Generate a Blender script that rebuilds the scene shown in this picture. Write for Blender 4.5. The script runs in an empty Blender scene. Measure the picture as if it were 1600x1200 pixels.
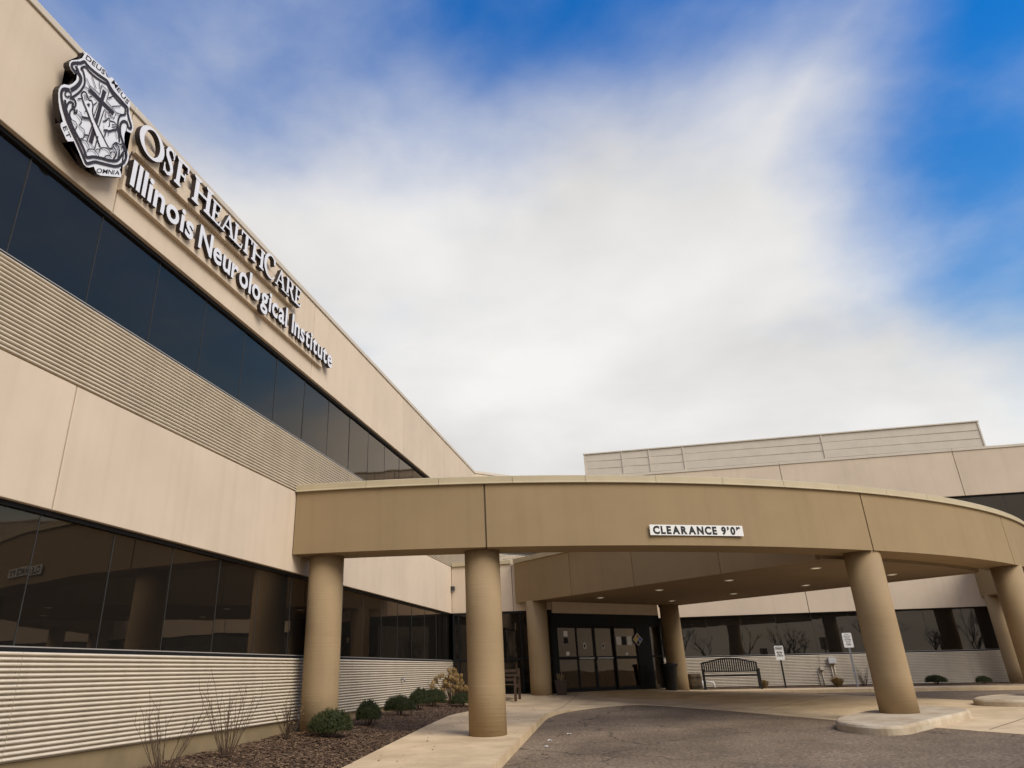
import bpy, bmesh, math, random
from mathutils import Vector, noise as mnoise
random.seed(7)
SC = bpy.context.scene
COL = SC.collection
R = math.radians

# ------------------------------------------------------------------ camera
cam_d = bpy.data.cameras.new("camera")
cam = bpy.data.objects.new("camera", cam_d); COL.objects.link(cam)
SC.camera = cam
cam_d.sensor_width = 36.0
cam_d.lens = 36.0 * 1145.8 / 1600.0
cam_d.shift_x = (800 - 712.7) / 1600.0
cam_d.shift_y = -(600 - 531.5) / 1600.0
cam_d.clip_start = 0.05; cam_d.clip_end = 3000
yaw, pit, rol = R(-13.53), R(24.30), R(-1.30)
fw = Vector((math.sin(yaw)*math.cos(pit), math.cos(yaw)*math.cos(pit), math.sin(pit)))
rt = Vector((math.cos(yaw), -math.sin(yaw), 0)); up = rt.cross(fw)
r2 = rt*math.cos(rol) + up*math.sin(rol); u2 = -rt*math.sin(rol) + up*math.cos(rol)
from mathutils import Matrix
M = Matrix((r2, u2, -fw)).transposed().to_4x4()
M.translation = Vector((0, 0, 0.76))
cam.matrix_world = M

# ------------------------------------------------------------------ world, sun, exposure
SUN_DIR = Vector((0.62, -0.40, 0.68)).normalized()     # towards the sun
world = bpy.data.worlds.new("World"); SC.world = world; world.use_nodes = True
nt = world.node_tree; nt.nodes.clear()
def N(tree, kind, **kw):
    n = tree.nodes.new(kind)
    for k, v in kw.items(): setattr(n, k, v)
    return n
wout = N(nt, 'ShaderNodeOutputWorld')
sky = N(nt, 'ShaderNodeTexSky', sky_type='NISHITA', sun_disc=False)
sky.sun_elevation = math.asin(SUN_DIR.z); sky.sun_rotation = math.atan2(SUN_DIR.x, SUN_DIR.y)
sky.air_density = 1.9; sky.dust_density = 0.2; sky.ozone_density = 4.0
hsv = N(nt, 'ShaderNodeHueSaturation'); hsv.inputs['Saturation'].default_value = 1.55; hsv.inputs['Hue'].default_value = 0.518
nt.links.new(sky.outputs[0], hsv.inputs['Color'])
bg1 = N(nt, 'ShaderNodeBackground'); bg1.inputs[1].default_value = 0.15
nt.links.new(hsv.outputs[0], bg1.inputs[0])
tc = N(nt, 'ShaderNodeTexCoord')
sep = N(nt, 'ShaderNodeSeparateXYZ'); nt.links.new(tc.outputs['Generated'], sep.inputs[0])
def wm(op, a, b=None, c=None, clamp=False):
    n = N(nt, 'ShaderNodeMath', operation=op, use_clamp=clamp)
    for i, v in enumerate((a, b, c)):
        if v is None: continue
        if isinstance(v, (int, float)): n.inputs[i].default_value = v
        else: nt.links.new(v, n.inputs[i])
    return n.outputs[0]
zc = wm('MAXIMUM', sep.outputs[2], 0.0)
zd = wm('ADD', zc, 0.22)
cmb = N(nt, 'ShaderNodeCombineXYZ')
nt.links.new(wm('DIVIDE', sep.outputs[0], zd), cmb.inputs[0])
nt.links.new(wm('DIVIDE', sep.outputs[1], zd), cmb.inputs[1])
def wnoise(scale, detail, rough, off, dist=0.0):
    mp = N(nt, 'ShaderNodeMapping'); mp.inputs['Location'].default_value = off
    nt.links.new(cmb.outputs[0], mp.inputs[0])
    n = N(nt, 'ShaderNodeTexNoise'); n.inputs['Scale'].default_value = scale
    n.inputs['Detail'].default_value = detail; n.inputs['Roughness'].default_value = rough
    n.inputs['Distortion'].default_value = dist
    nt.links.new(mp.outputs[0], n.inputs['Vector'])
    return n.outputs['Fac']
n_big = wnoise(1.15, 6.0, 0.55, (3.1, 1.7, 0.0), 0.35)
n_fine = wnoise(3.0, 7.0, 0.52, (0.4, 5.2, 0.0), 0.15)
def gap(d, lo, hi):
    v = Vector(d).normalized()
    dt = N(nt, 'ShaderNodeVectorMath', operation='DOT_PRODUCT')
    nt.links.new(tc.outputs['Generated'], dt.inputs[0]); dt.inputs[1].default_value = v
    mr = N(nt, 'ShaderNodeMapRange', interpolation_type='SMOOTHSTEP')
    mr.inputs['From Min'].default_value = lo; mr.inputs['From Max'].default_value = hi
    nt.links.new(dt.outputs['Value'], mr.inputs['Value'])
    return mr.outputs[0]
# the cloud deck thins overhead and breaks to the upper right
ztop = N(nt, 'ShaderNodeMapRange', interpolation_type='SMOOTHSTEP'); ztop.inputs['From Min'].default_value = 0.48; ztop.inputs['From Max'].default_value = 0.77
nt.links.new(zc, ztop.inputs['Value'])
g = wm('MAXIMUM', wm('MULTIPLY', gap((0.56, 0.67, 0.51), 0.90, 0.99), 0.92), wm('MULTIPLY', ztop.outputs[0], 0.90))
cov = wm('ADD', wm('MULTIPLY', n_big, 0.62), wm('MULTIPLY', n_fine, 0.52))
cov = wm('SUBTRACT', wm('ADD', cov, 0.22), wm('MULTIPLY', g, 0.62))
mk = N(nt, 'ShaderNodeMapRange', interpolation_type='SMOOTHSTEP')
mk.inputs['From Min'].default_value = 0.10; mk.inputs['From Max'].default_value = 0.78
nt.links.new(cov, mk.inputs['Value'])
shade = N(nt, 'ShaderNodeMapRange'); shade.inputs['From Min'].default_value = 0.3; shade.inputs['From Max'].default_value = 0.75
shade.inputs['To Min'].default_value = 0.92; shade.inputs['To Max'].default_value = 0.66
nt.links.new(wnoise(1.6, 5.0, 0.5, (8.0, 2.0, 0.0), 0.2), shade.inputs['Value'])
bg2 = N(nt, 'ShaderNodeBackground'); bg2.inputs[0].default_value = (1.0, 0.985, 0.965, 1)
nt.links.new(shade.outputs[0], bg2.inputs[1])
mixw = N(nt, 'ShaderNodeMixShader')
nt.links.new(mk.outputs[0], mixw.inputs[0]); nt.links.new(bg1.outputs[0], mixw.inputs[1]); nt.links.new(bg2.outputs[0], mixw.inputs[2])
nt.links.new(mixw.outputs[0], wout.inputs[0])

sun_d = bpy.data.lights.new("sun", 'SUN'); sun_d.energy = 3.5; sun_d.angle = R(38); sun_d.color = (1.0, 0.93, 0.83)
sun = bpy.data.objects.new("sun", sun_d); COL.objects.link(sun)
sun.rotation_euler = SUN_DIR.to_track_quat('Z', 'Y').to_euler()
SC.view_settings.view_transform = 'Standard'; SC.view_settings.look = 'None'
SC.view_settings.exposure = 0.0; SC.view_settings.gamma = 1.0
SC.view_settings.use_curve_mapping = False

# ------------------------------------------------------------------ materials
def material(name, col, rough=0.7, var=0.08, vscale=1.5, bump=0.0, bscale=60.0, spec=0.35, col2=None, streak=0.0, band=0.0, metal=0.0, speck=0.0, crack=0.0, rand=0.0):
    m = bpy.data.materials.new(name); m.use_nodes = True
    t = m.node_tree; b = t.nodes['Principled BSDF']
    b.inputs['Roughness'].default_value = rough; b.inputs['Specular IOR Level'].default_value = spec
    b.inputs['Metallic'].default_value = metal
    geo = N(t, 'ShaderNodeNewGeometry')
    n1 = N(t, 'ShaderNodeTexNoise'); n1.inputs['Scale'].default_value = vscale; n1.inputs['Detail'].default_value = 6; n1.inputs['Roughness'].default_value = 0.62
    t.links.new(geo.outputs['Position'], n1.inputs['Vector'])
    c2 = col2 if col2 else tuple(max(0, c*(1-2.2*var)) for c in col)
    mix = N(t, 'ShaderNodeMix', data_type='RGBA')
    mr = N(t, 'ShaderNodeMapRange'); mr.inputs['From Min'].default_value = 0.32; mr.inputs['From Max'].default_value = 0.68
    t.links.new(n1.outputs['Fac'], mr.inputs['Value'])
    t.links.new(mr.outputs[0], mix.inputs['Factor'])
    mix.inputs['A'].default_value = (*col, 1); mix.inputs['B'].default_value = (*c2, 1)
    last = mix.outputs['Result']
    if streak:
        mp = N(t, 'ShaderNodeMapping'); mp.inputs['Scale'].default_value = (3.0, 3.0, 0.14)
        t.links.new(geo.outputs['Position'], mp.inputs[0])
        n2 = N(t, 'ShaderNodeTexNoise'); n2.inputs['Scale'].default_value = 1.6; n2.inputs['Detail'].default_value = 5
        t.links.new(mp.outputs[0], n2.inputs['Vector'])
        m2 = N(t, 'ShaderNodeMapRange'); m2.inputs['From Min'].default_value = 0.5; m2.inputs['From Max'].default_value = 0.8
        m2.inputs['To Max'].default_value = streak
        t.links.new(n2.outputs['Fac'], m2.inputs['Value'])
        mx = N(t, 'ShaderNodeMix', data_type='RGBA', blend_type='MULTIPLY')
        t.links.new(m2.outputs[0], mx.inputs['Factor']); t.links.new(last, mx.inputs['A'])
        mx.inputs['B'].default_value = (0.62, 0.58, 0.52, 1); last = mx.outputs['Result']
    if rand:
        oi = N(t, 'ShaderNodeObjectInfo'); mo = N(t, 'ShaderNodeMapRange'); mo.inputs['To Min'].default_value = 1-rand; mo.inputs['To Max'].default_value = 1+rand
        t.links.new(oi.outputs['Random'], mo.inputs['Value'])
        mx = N(t, 'ShaderNodeMix', data_type='RGBA', blend_type='MULTIPLY'); mx.inputs['Factor'].default_value = 1.0
        t.links.new(last, mx.inputs['A']); t.links.new(mo.outputs[0], mx.inputs['B']); last = mx.outputs['Result']
    if speck:
        ns = N(t, 'ShaderNodeTexNoise'); ns.inputs['Scale'].default_value = speck; ns.inputs['Detail'].default_value = 3; ns.inputs['Roughness'].default_value = 0.8
        t.links.new(geo.outputs['Position'], ns.inputs['Vector'])
        ms = N(t, 'ShaderNodeMapRange'); ms.inputs['From Min'].default_value = 0.3; ms.inputs['From Max'].default_value = 0.7
        ms.inputs['To Min'].default_value = 0.30; ms.inputs['To Max'].default_value = 1.9
        t.links.new(ns.outputs['Fac'], ms.inputs['Value'])
        mx = N(t, 'ShaderNodeMix', data_type='RGBA', blend_type='MULTIPLY'); mx.inputs['Factor'].default_value = 1.0
        t.links.new(last, mx.inputs['A']); t.links.new(ms.outputs[0], mx.inputs['B']); last = mx.outputs['Result']
    if crack:
        nd = N(t, 'ShaderNodeTexNoise'); nd.inputs['Scale'].default_value = 1.7; nd.inputs['Detail'].default_value = 4
        t.links.new(geo.outputs['Position'], nd.inputs['Vector'])
        va = N(t, 'ShaderNodeVectorMath', operation='MULTIPLY_ADD'); va.inputs[1].default_value = (0.9, 0.9, 0.0)
        t.links.new(nd.outputs['Color'], va.inputs[0]); t.links.new(geo.outputs['Position'], va.inputs[2])
        vo = N(t, 'ShaderNodeTexVoronoi', feature='DISTANCE_TO_EDGE'); vo.inputs['Scale'].default_value = crack
        t.links.new(va.outputs[0], vo.inputs['Vector'])
        mc = N(t, 'ShaderNodeMapRange'); mc.inputs['From Min'].default_value = 0.0015; mc.inputs['From Max'].default_value = 0.005
        mc.inputs['To Min'].default_value = 0.45; mc.inputs['To Max'].default_value = 1.0
        t.links.new(vo.outputs['Distance'], mc.inputs['Value'])
        mx = N(t, 'ShaderNodeMix', data_type='RGBA', blend_type='MULTIPLY'); mx.inputs['Factor'].default_value = 1.0
        t.links.new(last, mx.inputs['A']); t.links.new(mc.outputs[0], mx.inputs['B']); last = mx.outputs['Result']
    t.links.new(last, b.inputs['Base Color'])
    h = None
    if bump:
        n3 = N(t, 'ShaderNodeTexNoise'); n3.inputs['Scale'].default_value = bscale; n3.inputs['Detail'].default_value = 4
        t.links.new(geo.outputs['Position'], n3.inputs['Vector']); h = n3.outputs['Fac']
    if band:
        mp = N(t, 'ShaderNodeMapping'); mp.inputs['Scale'].default_value = (0.7, 0.7, 26.0)
        t.links.new(geo.outputs['Position'], mp.inputs[0])
        n4 = N(t, 'ShaderNodeTexNoise'); n4.inputs['Scale'].default_value = 1.5; n4.inputs['Detail'].default_value = 3
        t.links.new(mp.outputs[0], n4.inputs['Vector']); h = n4.outputs['Fac']
    if h is not None:
        bp = N(t, 'ShaderNodeBump'); bp.inputs['Strength'].default_value = bump or band
        bp.inputs['Distance'].default_value = 0.01
        t.links.new(h, bp.inputs['Height']); t.links.new(bp.outputs[0], b.inputs['Normal'])
    return m

def glass_material(name, tint, ior=1.62, dust=0.03):
    m = bpy.data.materials.new(name); m.use_nodes = True
    t = m.node_tree; t.nodes.clear()
    o = N(t, 'ShaderNodeOutputMaterial'); tr = N(t, 'ShaderNodeBsdfTransparent'); gl = N(t, 'ShaderNodeBsdfGlossy')
    tr.inputs[0].default_value = (*tint, 1); gl.inputs['Roughness'].default_value = 0.012; gl.inputs[0].default_value = (0.95, 0.79, 0.64, 1)
    fr = N(t, 'ShaderNodeFresnel'); fr.inputs['IOR'].default_value = ior
    geo = N(t, 'ShaderNodeNewGeometry'); nz = N(t, 'ShaderNodeTexNoise'); nz.inputs['Scale'].default_value = 0.9; nz.inputs['Detail'].default_value = 1
    t.links.new(geo.outputs['Position'], nz.inputs['Vector'])
    bp = N(t, 'ShaderNodeBump'); bp.inputs['Strength'].default_value = 0.05; bp.inputs['Distance'].default_value = 0.05
    t.links.new(nz.outputs['Fac'], bp.inputs['Height'])
    t.links.new(bp.outputs[0], gl.inputs['Normal'])
    df = N(t, 'ShaderNodeBsdfDiffuse'); df.inputs[0].default_value = (0.30, 0.28, 0.24, 1); md = N(t, 'ShaderNodeMixShader'); md.inputs[0].default_value = dust
    t.links.new(tr.outputs[0], md.inputs[1]); t.links.new(df.outputs[0], md.inputs[2])
    mx = N(t, 'ShaderNodeMixShader'); t.links.new(fr.outputs[0], mx.inputs[0])
    t.links.new(md.outputs[0], mx.inputs[1]); t.links.new(gl.outputs[0], mx.inputs[2]); t.links.new(mx.outputs[0], o.inputs[0])
    return m

def emission_material(name, col, s):
    m = bpy.data.materials.new(name); m.use_nodes = True
    b = m.node_tree.nodes['Principled BSDF']; b.inputs['Base Color'].default_value = (*col, 1)
    b.inputs['Emission Color'].default_value = (*col, 1); b.inputs['Emission Strength'].default_value = s
    return m

MT = dict(
    panel=material('wall_panel', (0.63, 0.515, 0.388), 0.82, 0.05, 0.7, 0.12, 220, 0.25, streak=0.20, rand=0.035),
    corr=material('corrugated_metal', (0.66, 0.575, 0.45), 0.55, 0.05, 2.0, spec=0.4, streak=0.3, rand=0.03),
    cap=material('metal_cap', (0.47, 0.39, 0.25), 0.5, 0.05, 2.0),
    plinth=material('concrete_plinth', (0.25, 0.185, 0.10), 0.85, 0.10, 2.0, 0.2, 120),
    tan=material('tan_stucco', (0.305, 0.218, 0.118), 0.85, 0.05, 0.8, 0.15, 260, 0.25, streak=0.20, rand=0.04),
    column=material('tan_column', (0.33, 0.235, 0.13), 0.8, 0.06, 1.2, 0.0, spec=0.25, band=0.5, streak=0.28),
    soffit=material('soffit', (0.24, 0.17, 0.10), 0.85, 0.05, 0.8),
    frame=material('black_frame', (0.010, 0.010, 0.011), 0.55, 0.1, 3.0, spec=0.2),
    sealant=material('grey_sealant', (0.035, 0.035, 0.034), 0.5, 0.1, 3.0),
    sillm=material('sill_metal', (0.33, 0.31, 0.28), 0.4, 0.05),
    glass=glass_material('tinted_glass', (0.30, 0.29, 0.25)),
    doorglass=glass_material('door_glass', (0.44, 0.375, 0.28), 1.42, 0.0),
    inside=material('interior_wall', (0.22, 0.18, 0.13), 0.9, 0.1, 0.6),
    insidebrown=material('vestibule_wall', (0.26, 0.17, 0.085), 0.8, 0.15, 1.0),
    joint=material('joint_dark', (0.20, 0.15, 0.10), 0.9, 0.1),
    asphalt=material('asphalt', (0.215, 0.158, 0.104), 0.92, 0.22, 0.5, 0.9, 70, 0.25, col2=(0.105, 0.075, 0.049), speck=21.0, crack=0.22),
    concrete=material('concrete', (0.65, 0.50, 0.31), 0.88, 0.10, 1.3, 0.3, 120, 0.25, col2=(0.45, 0.33, 0.20), speck=0.0),
    kerb=material('kerb_concrete', (0.52, 0.44, 0.32), 0.88, 0.10, 2.6, 0.4, 90, 0.25, col2=(0.36, 0.27, 0.17)),
    mulch=material('mulch_ground', (0.115, 0.068, 0.040), 0.95, 0.3, 9.0, 1.0, 50),
    chip=material('mulch_chip', (0.21, 0.125, 0.072), 0.9, 0.3, 14.0, col2=(0.05, 0.03, 0.018)),
    white=material('white_face', (0.74, 0.74, 0.76), 0.35, 0.02, 3.0, spec=0.45),
    dark=material('dark_bronze', (0.035, 0.024, 0.021), 0.45, 0.1, 3.0),
    black=material('black_paint', (0.012, 0.012, 0.012), 0.42, 0.1, 3.0),
    ink=material('black_ink', (0.012, 0.012, 0.013), 0.6, 0.05),
    signwhite=material('sign_white', (0.76, 0.75, 0.71), 0.45, 0.03, 4.0),
    wood=material('dark_wood', (0.085, 0.05, 0.03), 0.65, 0.25, 8.0),
    barrel=material('barrel_wood', (0.22, 0.165, 0.10), 0.8, 0.25, 9.0),
    hoop=material('rusty_hoop', (0.10, 0.075, 0.055), 0.6, 0.2, 8.0),
    galv=material('galvanised', (0.30, 0.30, 0.33), 0.4, 0.12, 10.0, metal=0.6),
    boxgrey=material('meter_box', (0.55, 0.54, 0.51), 0.5, 0.06, 6.0),
    pipe=material('pipe_cream', (0.55, 0.47, 0.36), 0.5, 0.06, 6.0),
    pvc=material('white_pipe', (0.75, 0.73, 0.68), 0.4, 0.04),
    yew=material('yew_needles', (0.055, 0.064, 0.015), 0.6, 0.3, 6.0, col2=(0.030, 0.040, 0.009)),
    twig=material('bare_twig', (0.105, 0.066, 0.040), 0.85, 0.25, 12.0),
    straw=material('dry_straw', (0.50, 0.35, 0.16), 0.85, 0.25, 9.0),
    flower=material('dry_flower', (0.42, 0.27, 0.10), 0.85, 0.3, 14.0),
    leaf=material('fallen_leaf', (0.30, 0.20, 0.10), 0.85, 0.3, 20.0),
    litter=material('paper_litter', (0.70, 0.69, 0.66), 0.7, 0.05),
    yellow=material('sign_yellow', (0.60, 0.42, 0.05), 0.5, 0.05),
    blue=material('sign_blue', (0.07, 0.12, 0.42), 0.5, 0.05),
    pot=material('brown_pot', (0.07, 0.045, 0.033), 0.6, 0.15, 5.0),
    lamp=emission_material('lamp_glow', (1.0, 0.88, 0.62), 0.45),
    fluoro=emission_material('fluorescent_glow', (1.0, 0.74, 0.28), 3.0),
    vest=emission_material('vestibule_glow', (1.0, 0.78, 0.45), 0.6),
    screen=material('screen_metal', (0.58, 0.51, 0.41), 0.55, 0.05, 2.0),
    chip2=material('straw_chip', (0.30, 0.20, 0.11), 0.9, 0.3, 14.0, col2=(0.14, 0.085, 0.045)),
    bark=material('bark', (0.05, 0.04, 0.033), 0.9, 0.2, 6.0),
    steel=material('brushed_steel', (0.32, 0.32, 0.33), 0.35, 0.08, 6.0, metal=0.8),
)

# ------------------------------------------------------------------ object helpers
def tag(o, label=None, cat=None, group=None, kind=None):
    if label: o['label'] = label
    if cat: o['category'] = cat
    if group: o['group'] = group
    if kind: o['kind'] = kind
    return o
def empty(name, loc=(0, 0, 0), label=None, cat=None, group=None, rz=0.0, parent=None):
    o = bpy.data.objects.new(name, None); COL.objects.link(o); o.location = loc; o.rotation_euler = (0, 0, rz)
    o.empty_display_size = 0.2
    if parent: o.parent = parent
    return tag(o, label, cat, group)
def finish(name, bm, mat, parent=None, smooth=False, recalc=True):
    if recalc: bmesh.ops.recalc_face_normals(bm, faces=bm.faces)
    me = bpy.data.meshes.new(name); bm.to_mesh(me); bm.free()
    if mat is not None:
        for m in (mat if isinstance(mat, (list, tuple)) else [mat]): me.materials.append(MT[m] if isinstance(m, str) else m)
    if smooth: me.polygons.foreach_set('use_smooth', [True]*len(me.polygons))
    o = bpy.data.objects.new(name, me); COL.objects.link(o)
    if parent: o.parent = parent
    return o
def add_hex(bm, c8, mi=0):
    v = [bm.verts.new(c) for c in c8]
    fs = [(0,1,2,3),(7,6,5,4),(0,4,5,1),(1,5,6,2),(2,6,7,3),(3,7,4,0)]
    out = []
    for f in fs:
        fc = bm.faces.new([v[i] for i in f]); fc.material_index = mi; out.append(fc)
    return out
def add_box(bm, x0, x1, y0, y1, z0, z1, mp=None, mi=0):
    c = [(x0,y0,z0),(x1,y0,z0),(x1,y1,z0),(x0,y1,z0),(x0,y0,z1),(x1,y0,z1),(x1,y1,z1),(x0,y1,z1)]
    if mp: c = [mp(*p) for p in c]
    return add_hex(bm, c, mi)
def box(name, x0, x1, y0, y1, z0, z1, mat, parent=None, mp=None, bevel=0.0):
    bm = bmesh.new(); add_box(bm, x0, x1, y0, y1, z0, z1, mp)
    bmesh.ops.recalc_face_normals(bm, faces=bm.faces)
    if bevel: bmesh.ops.bevel(bm, geom=list(bm.edges), offset=bevel, segments=2, affect='EDGES', profile=0.5)
    return finish(name, bm, mat, parent)
def add_tube(bm, pts, rads, seg=8, cap=True):
    rings = []
    n = len(pts); pts = [Vector(p) for p in pts]
    if isinstance(rads, (int, float)): rads = [rads]*n
    prev = None
    for i, p in enumerate(pts):
        d = (pts[min(i+1, n-1)] - pts[max(i-1, 0)])
        if d.length < 1e-9: d = Vector((0, 0, 1))
        d.normalize()
        a = prev if prev is not None else (Vector((1, 0, 0)) if abs(d.x) < 0.8 else Vector((0, 1, 0)))
        a = (a - d*a.dot(d)).normalized(); prev = a; b = d.cross(a)
        rings.append([bm.verts.new(p + (a*math.cos(2*math.pi*k/seg) + b*math.sin(2*math.pi*k/seg))*rads[i]) for k in range(seg)])
    for i in range(n-1):
        for k in range(seg):
            bm.faces.new((rings[i][k], rings[i][(k+1) % seg], rings[i+1][(k+1) % seg], rings[i+1][k]))
    if cap and seg > 2:
        bm.faces.new(rings[0][::-1]); bm.faces.new(rings[-1])
def tube(name, pts, rads, mat, parent=None, seg=10, smooth=True):
    bm = bmesh.new(); add_tube(bm, pts, rads, seg); return finish(name, bm, mat, parent, smooth)
def add_lathe(bm, prof, cx=0, cy=0, seg=32, cap=True):
    rings = [[bm.verts.new((cx+r*math.cos(2*math.pi*k/seg), cy+r*math.sin(2*math.pi*k/seg), z)) for k in range(seg)] for r, z in prof]
    for i in range(len(prof)-1):
        for k in range(seg):
            bm.faces.new((rings[i][k], rings[i][(k+1) % seg], rings[i+1][(k+1) % seg], rings[i+1][k]))
    if cap: bm.faces.new(rings[0][::-1]); bm.faces.new(rings[-1])
def prism(name, poly, z0, z1, mat, parent=None):
    bm = bmesh.new()
    a = [bm.verts.new((x, y, z0)) for x, y in poly]; b = [bm.verts.new((x, y, z1)) for x, y in poly]
    n = len(poly); bm.faces.new(a[::-1]); bm.faces.new(b)
    for i in range(n): bm.faces.new((a[i], a[(i+1) % n], b[(i+1) % n], b[i]))
    return finish(name, bm, mat, parent)
def sheet(name, poly, zf, step, mat, skirt=0.0, parent=None, smooth=True):
    """a polygon in plan, cut on a grid, draped over zf(x, y), with a skirt going down"""
    bm = bmesh.new()
    bm.faces.new([bm.verts.new((x, y, 0)) for x, y in poly])
    xs = [p[0] for p in poly]; ys = [p[1] for p in poly]
    for ax, lo, hi in ((0, min(xs), max(xs)), (1, min(ys), max(ys))):
        k = math.ceil(lo/step)
        while k*step < hi:
            co = Vector((k*step, 0, 0)) if ax == 0 else Vector((0, k*step, 0))
            no = Vector((1, 0, 0)) if ax == 0 else Vector((0, 1, 0))
            bmesh.ops.bisect_plane(bm, geom=bm.verts[:]+bm.edges[:]+bm.faces[:], plane_co=co, plane_no=no, dist=1e-5)
            k += 1
    for v in bm.verts: v.co.z = zf(v.co.x, v.co.y)
    for f in bm.faces:
        f.normal_update()
        if f.normal.z < 0: f.normal_flip()
    if skirt:
        be = [e for e in bm.edges if e.is_boundary]
        r = bmesh.ops.extrude_edge_only(bm, edges=be)
        for v in [g_ for g_ in r['geom'] if isinstance(g_, bmesh.types.BMVert)]: v.co.z -= skirt
    o = finish(name, bm, mat, parent, recalc=False)
    return o
def text_mesh(ch, bold=0.0, depth=0.0):
    cu = bpy.data.curves.new('t', 'FONT'); cu.body = ch; cu.size = 1.0; cu.offset = bold; cu.extrude = depth; cu.resolution_u = 4
    ob = bpy.data.objects.new('t', cu); COL.objects.link(ob)
    dg = bpy.context.evaluated_depsgraph_get(); me = bpy.data.meshes.new_from_object(ob.evaluated_get(dg))
    bpy.data.objects.remove(ob); bpy.data.curves.remove(cu)
    return me

# ------------------------------------------------------------------ ground
def sm(a, b, x):
    t = min(1, max(0, (x-a)/(b-a))); return t*t*(3-2*t)
def zroad(x, y):
    yy = min(max(y, -12), 26.0)
    return -0.41 + 0.0344*(yy-14.3) - 0.11*sm(29.0, 33.0, x+y)*sm(15, 21, y)
def axis_list(lo, hi, step, far):
    a = []; v = lo
    while v < hi + 1e-6: a.append(v); v += step
    return [-f for f in far[::-1]] + a + far
XS = axis_list(-14, 24, 0.5, [40, 70, 130, 260, 600]); YS = axis_list(-12, 36, 0.5, [50, 80, 140, 260, 600])
bm = bmesh.new()
gv = [[bm.verts.new((x, y, zroad(x, y) if (-14 <= x <= 24) else zroad(max(-14, min(24, x)), y))) for y in YS] for x in XS]
for i in range(len(XS)-1):
    for j in range(len(YS)-1): bm.faces.new((gv[i][j], gv[i+1][j], gv[i+1][j+1], gv[i][j+1]))
road = tag(finish('asphalt_drive', bm, 'asphalt'), kind='structure')

def lerp_tab(tab, y):
    if y <= tab[0][0]: return tab[0][1]
    for (a, va), (b, vb) in zip(tab, tab[1:]):
        if y <= b: return va + (vb-va)*(y-a)/(b-a)
    return tab[-1][1]
IN = [(-6, -3.30), (5, -3.95), (10.55, -4.28), (13.25, -4.45), (16.9, -4.66), (20, -4.74), (26, -4.80)]
OUT = [(-6, -1.65), (5, -2.08), (10.6, -2.25), (13.3, -2.37), (18.2, -2.55)]
def kerbh(y): return 0.13*(1 - sm(17.5, 21.6, y)) + 0.012
def zwalk(x, y): return zroad(x, y) + kerbh(y)
walk = empty('sidewalk', (-3.4, 12, -0.3)); walk['kind'] = 'structure'
def part_world(o, parent):
    o.parent = parent; o.matrix_parent_inverse = Matrix.Translation(-Vector(parent.location)); return o
ys = [-2.5, -0.2, 2.1, 4.4, 6.7, 9.0, 11.3, 13.6, 15.9, 18.2]
for a, b in zip(ys, ys[1:]):
    a2, b2 = a+0.007, b-0.007
    poly = [(lerp_tab(IN, a2), a2), (lerp_tab(OUT, a2), a2), (lerp_tab(OUT, (a2+b2)/2), (a2+b2)/2), (lerp_tab(OUT, b2), b2), (lerp_tab(IN, b2), b2)]
    part_world(sheet('paving_slab', poly, zwalk, 0.5, 'concrete', skirt=0.22), walk)
# plaza in front of the doors and the concrete apron under the canopy, in slabs cut by joints
front = [(-2.55, 18.214), (-2.54, 18.9), (-2.46, 19.5), (-2.30, 20.1), (-2.02, 20.7), (-1.55, 21.35), (-0.93, 21.95), (-0.55, 22.02), (0.0, 21.6)]
apron_f = [(0.4, 21.2), (1.5, 20.04), (2.5, 18.75), (3.3, 17.75), (4.3, 16.75), (5.6, 15.35), (8.0, 12.9), (10.5, 10.4)]
apron_b = [(14.8, 14.9), (7.7, 21.8), (6.2, 23.1), (4.4, 25.0), (3.2, 26.5), (2.5, 27.6)]
ring = front + apron_f + apron_b + [(1.7, 28.36), (0.245, 28.36), (0.245, 28.985), (-3.15, 25.59), (-6.5, 25.59), (-6.5, 23.9), (-4.74, 21.6), (-4.69, 18.214)]
def zplaza(x, y):
    return zroad(x, y) + 0.012 + 0.13*(1 - sm(17.5, 21.6, y))*(1-sm(-2.2, -0.6, x)) + 0.075*sm(-27.0, -28.7, x-y)*sm(20, 23, y)
plaza = tag(sheet('concrete_plaza', ring, zplaza, 0.5, 'concrete', skirt=0.2), kind='structure')
# saw-cut joints in the plaza: thin dark strips let in on top
def strip(name, a, b, w, zf, mat, parent, n=12, lift=0.004):
    bm = bmesh.new(); a = Vector(a); b = Vector(b); d = (b-a).normalized(); q = Vector((-d.y, d.x))*w/2
    prev = None
    for i in range(n+1):
        p = a.lerp(b, i/n); l = p+q; r_ = p-q
        cur = (bm.verts.new((l.x, l.y, zf(l.x, l.y)+lift)), bm.verts.new((r_.x, r_.y, zf(r_.x, r_.y)+lift)))
        if prev: bm.faces.new((prev[0], prev[1], cur[1], cur[0]))
        prev = cur
    return part_world(finish(name, bm, mat, recalc=False), parent)
for a, b in (((-2.53, 19.7), (-2.53, 25.5)), ((-4.7, 22.2), (-1.2, 22.2)), ((0.3, 21.5), (-2.0, 24.2)), ((2.0, 19.6), (4.6, 24.5)), ((5.4, 16.0), (8.6, 20.6)), ((-0.9, 22.1), (2.3, 27.2))):
    strip('control_joint', a, b, 0.018, zplaza, 'joint', plaza, 24, 0.005)
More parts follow.
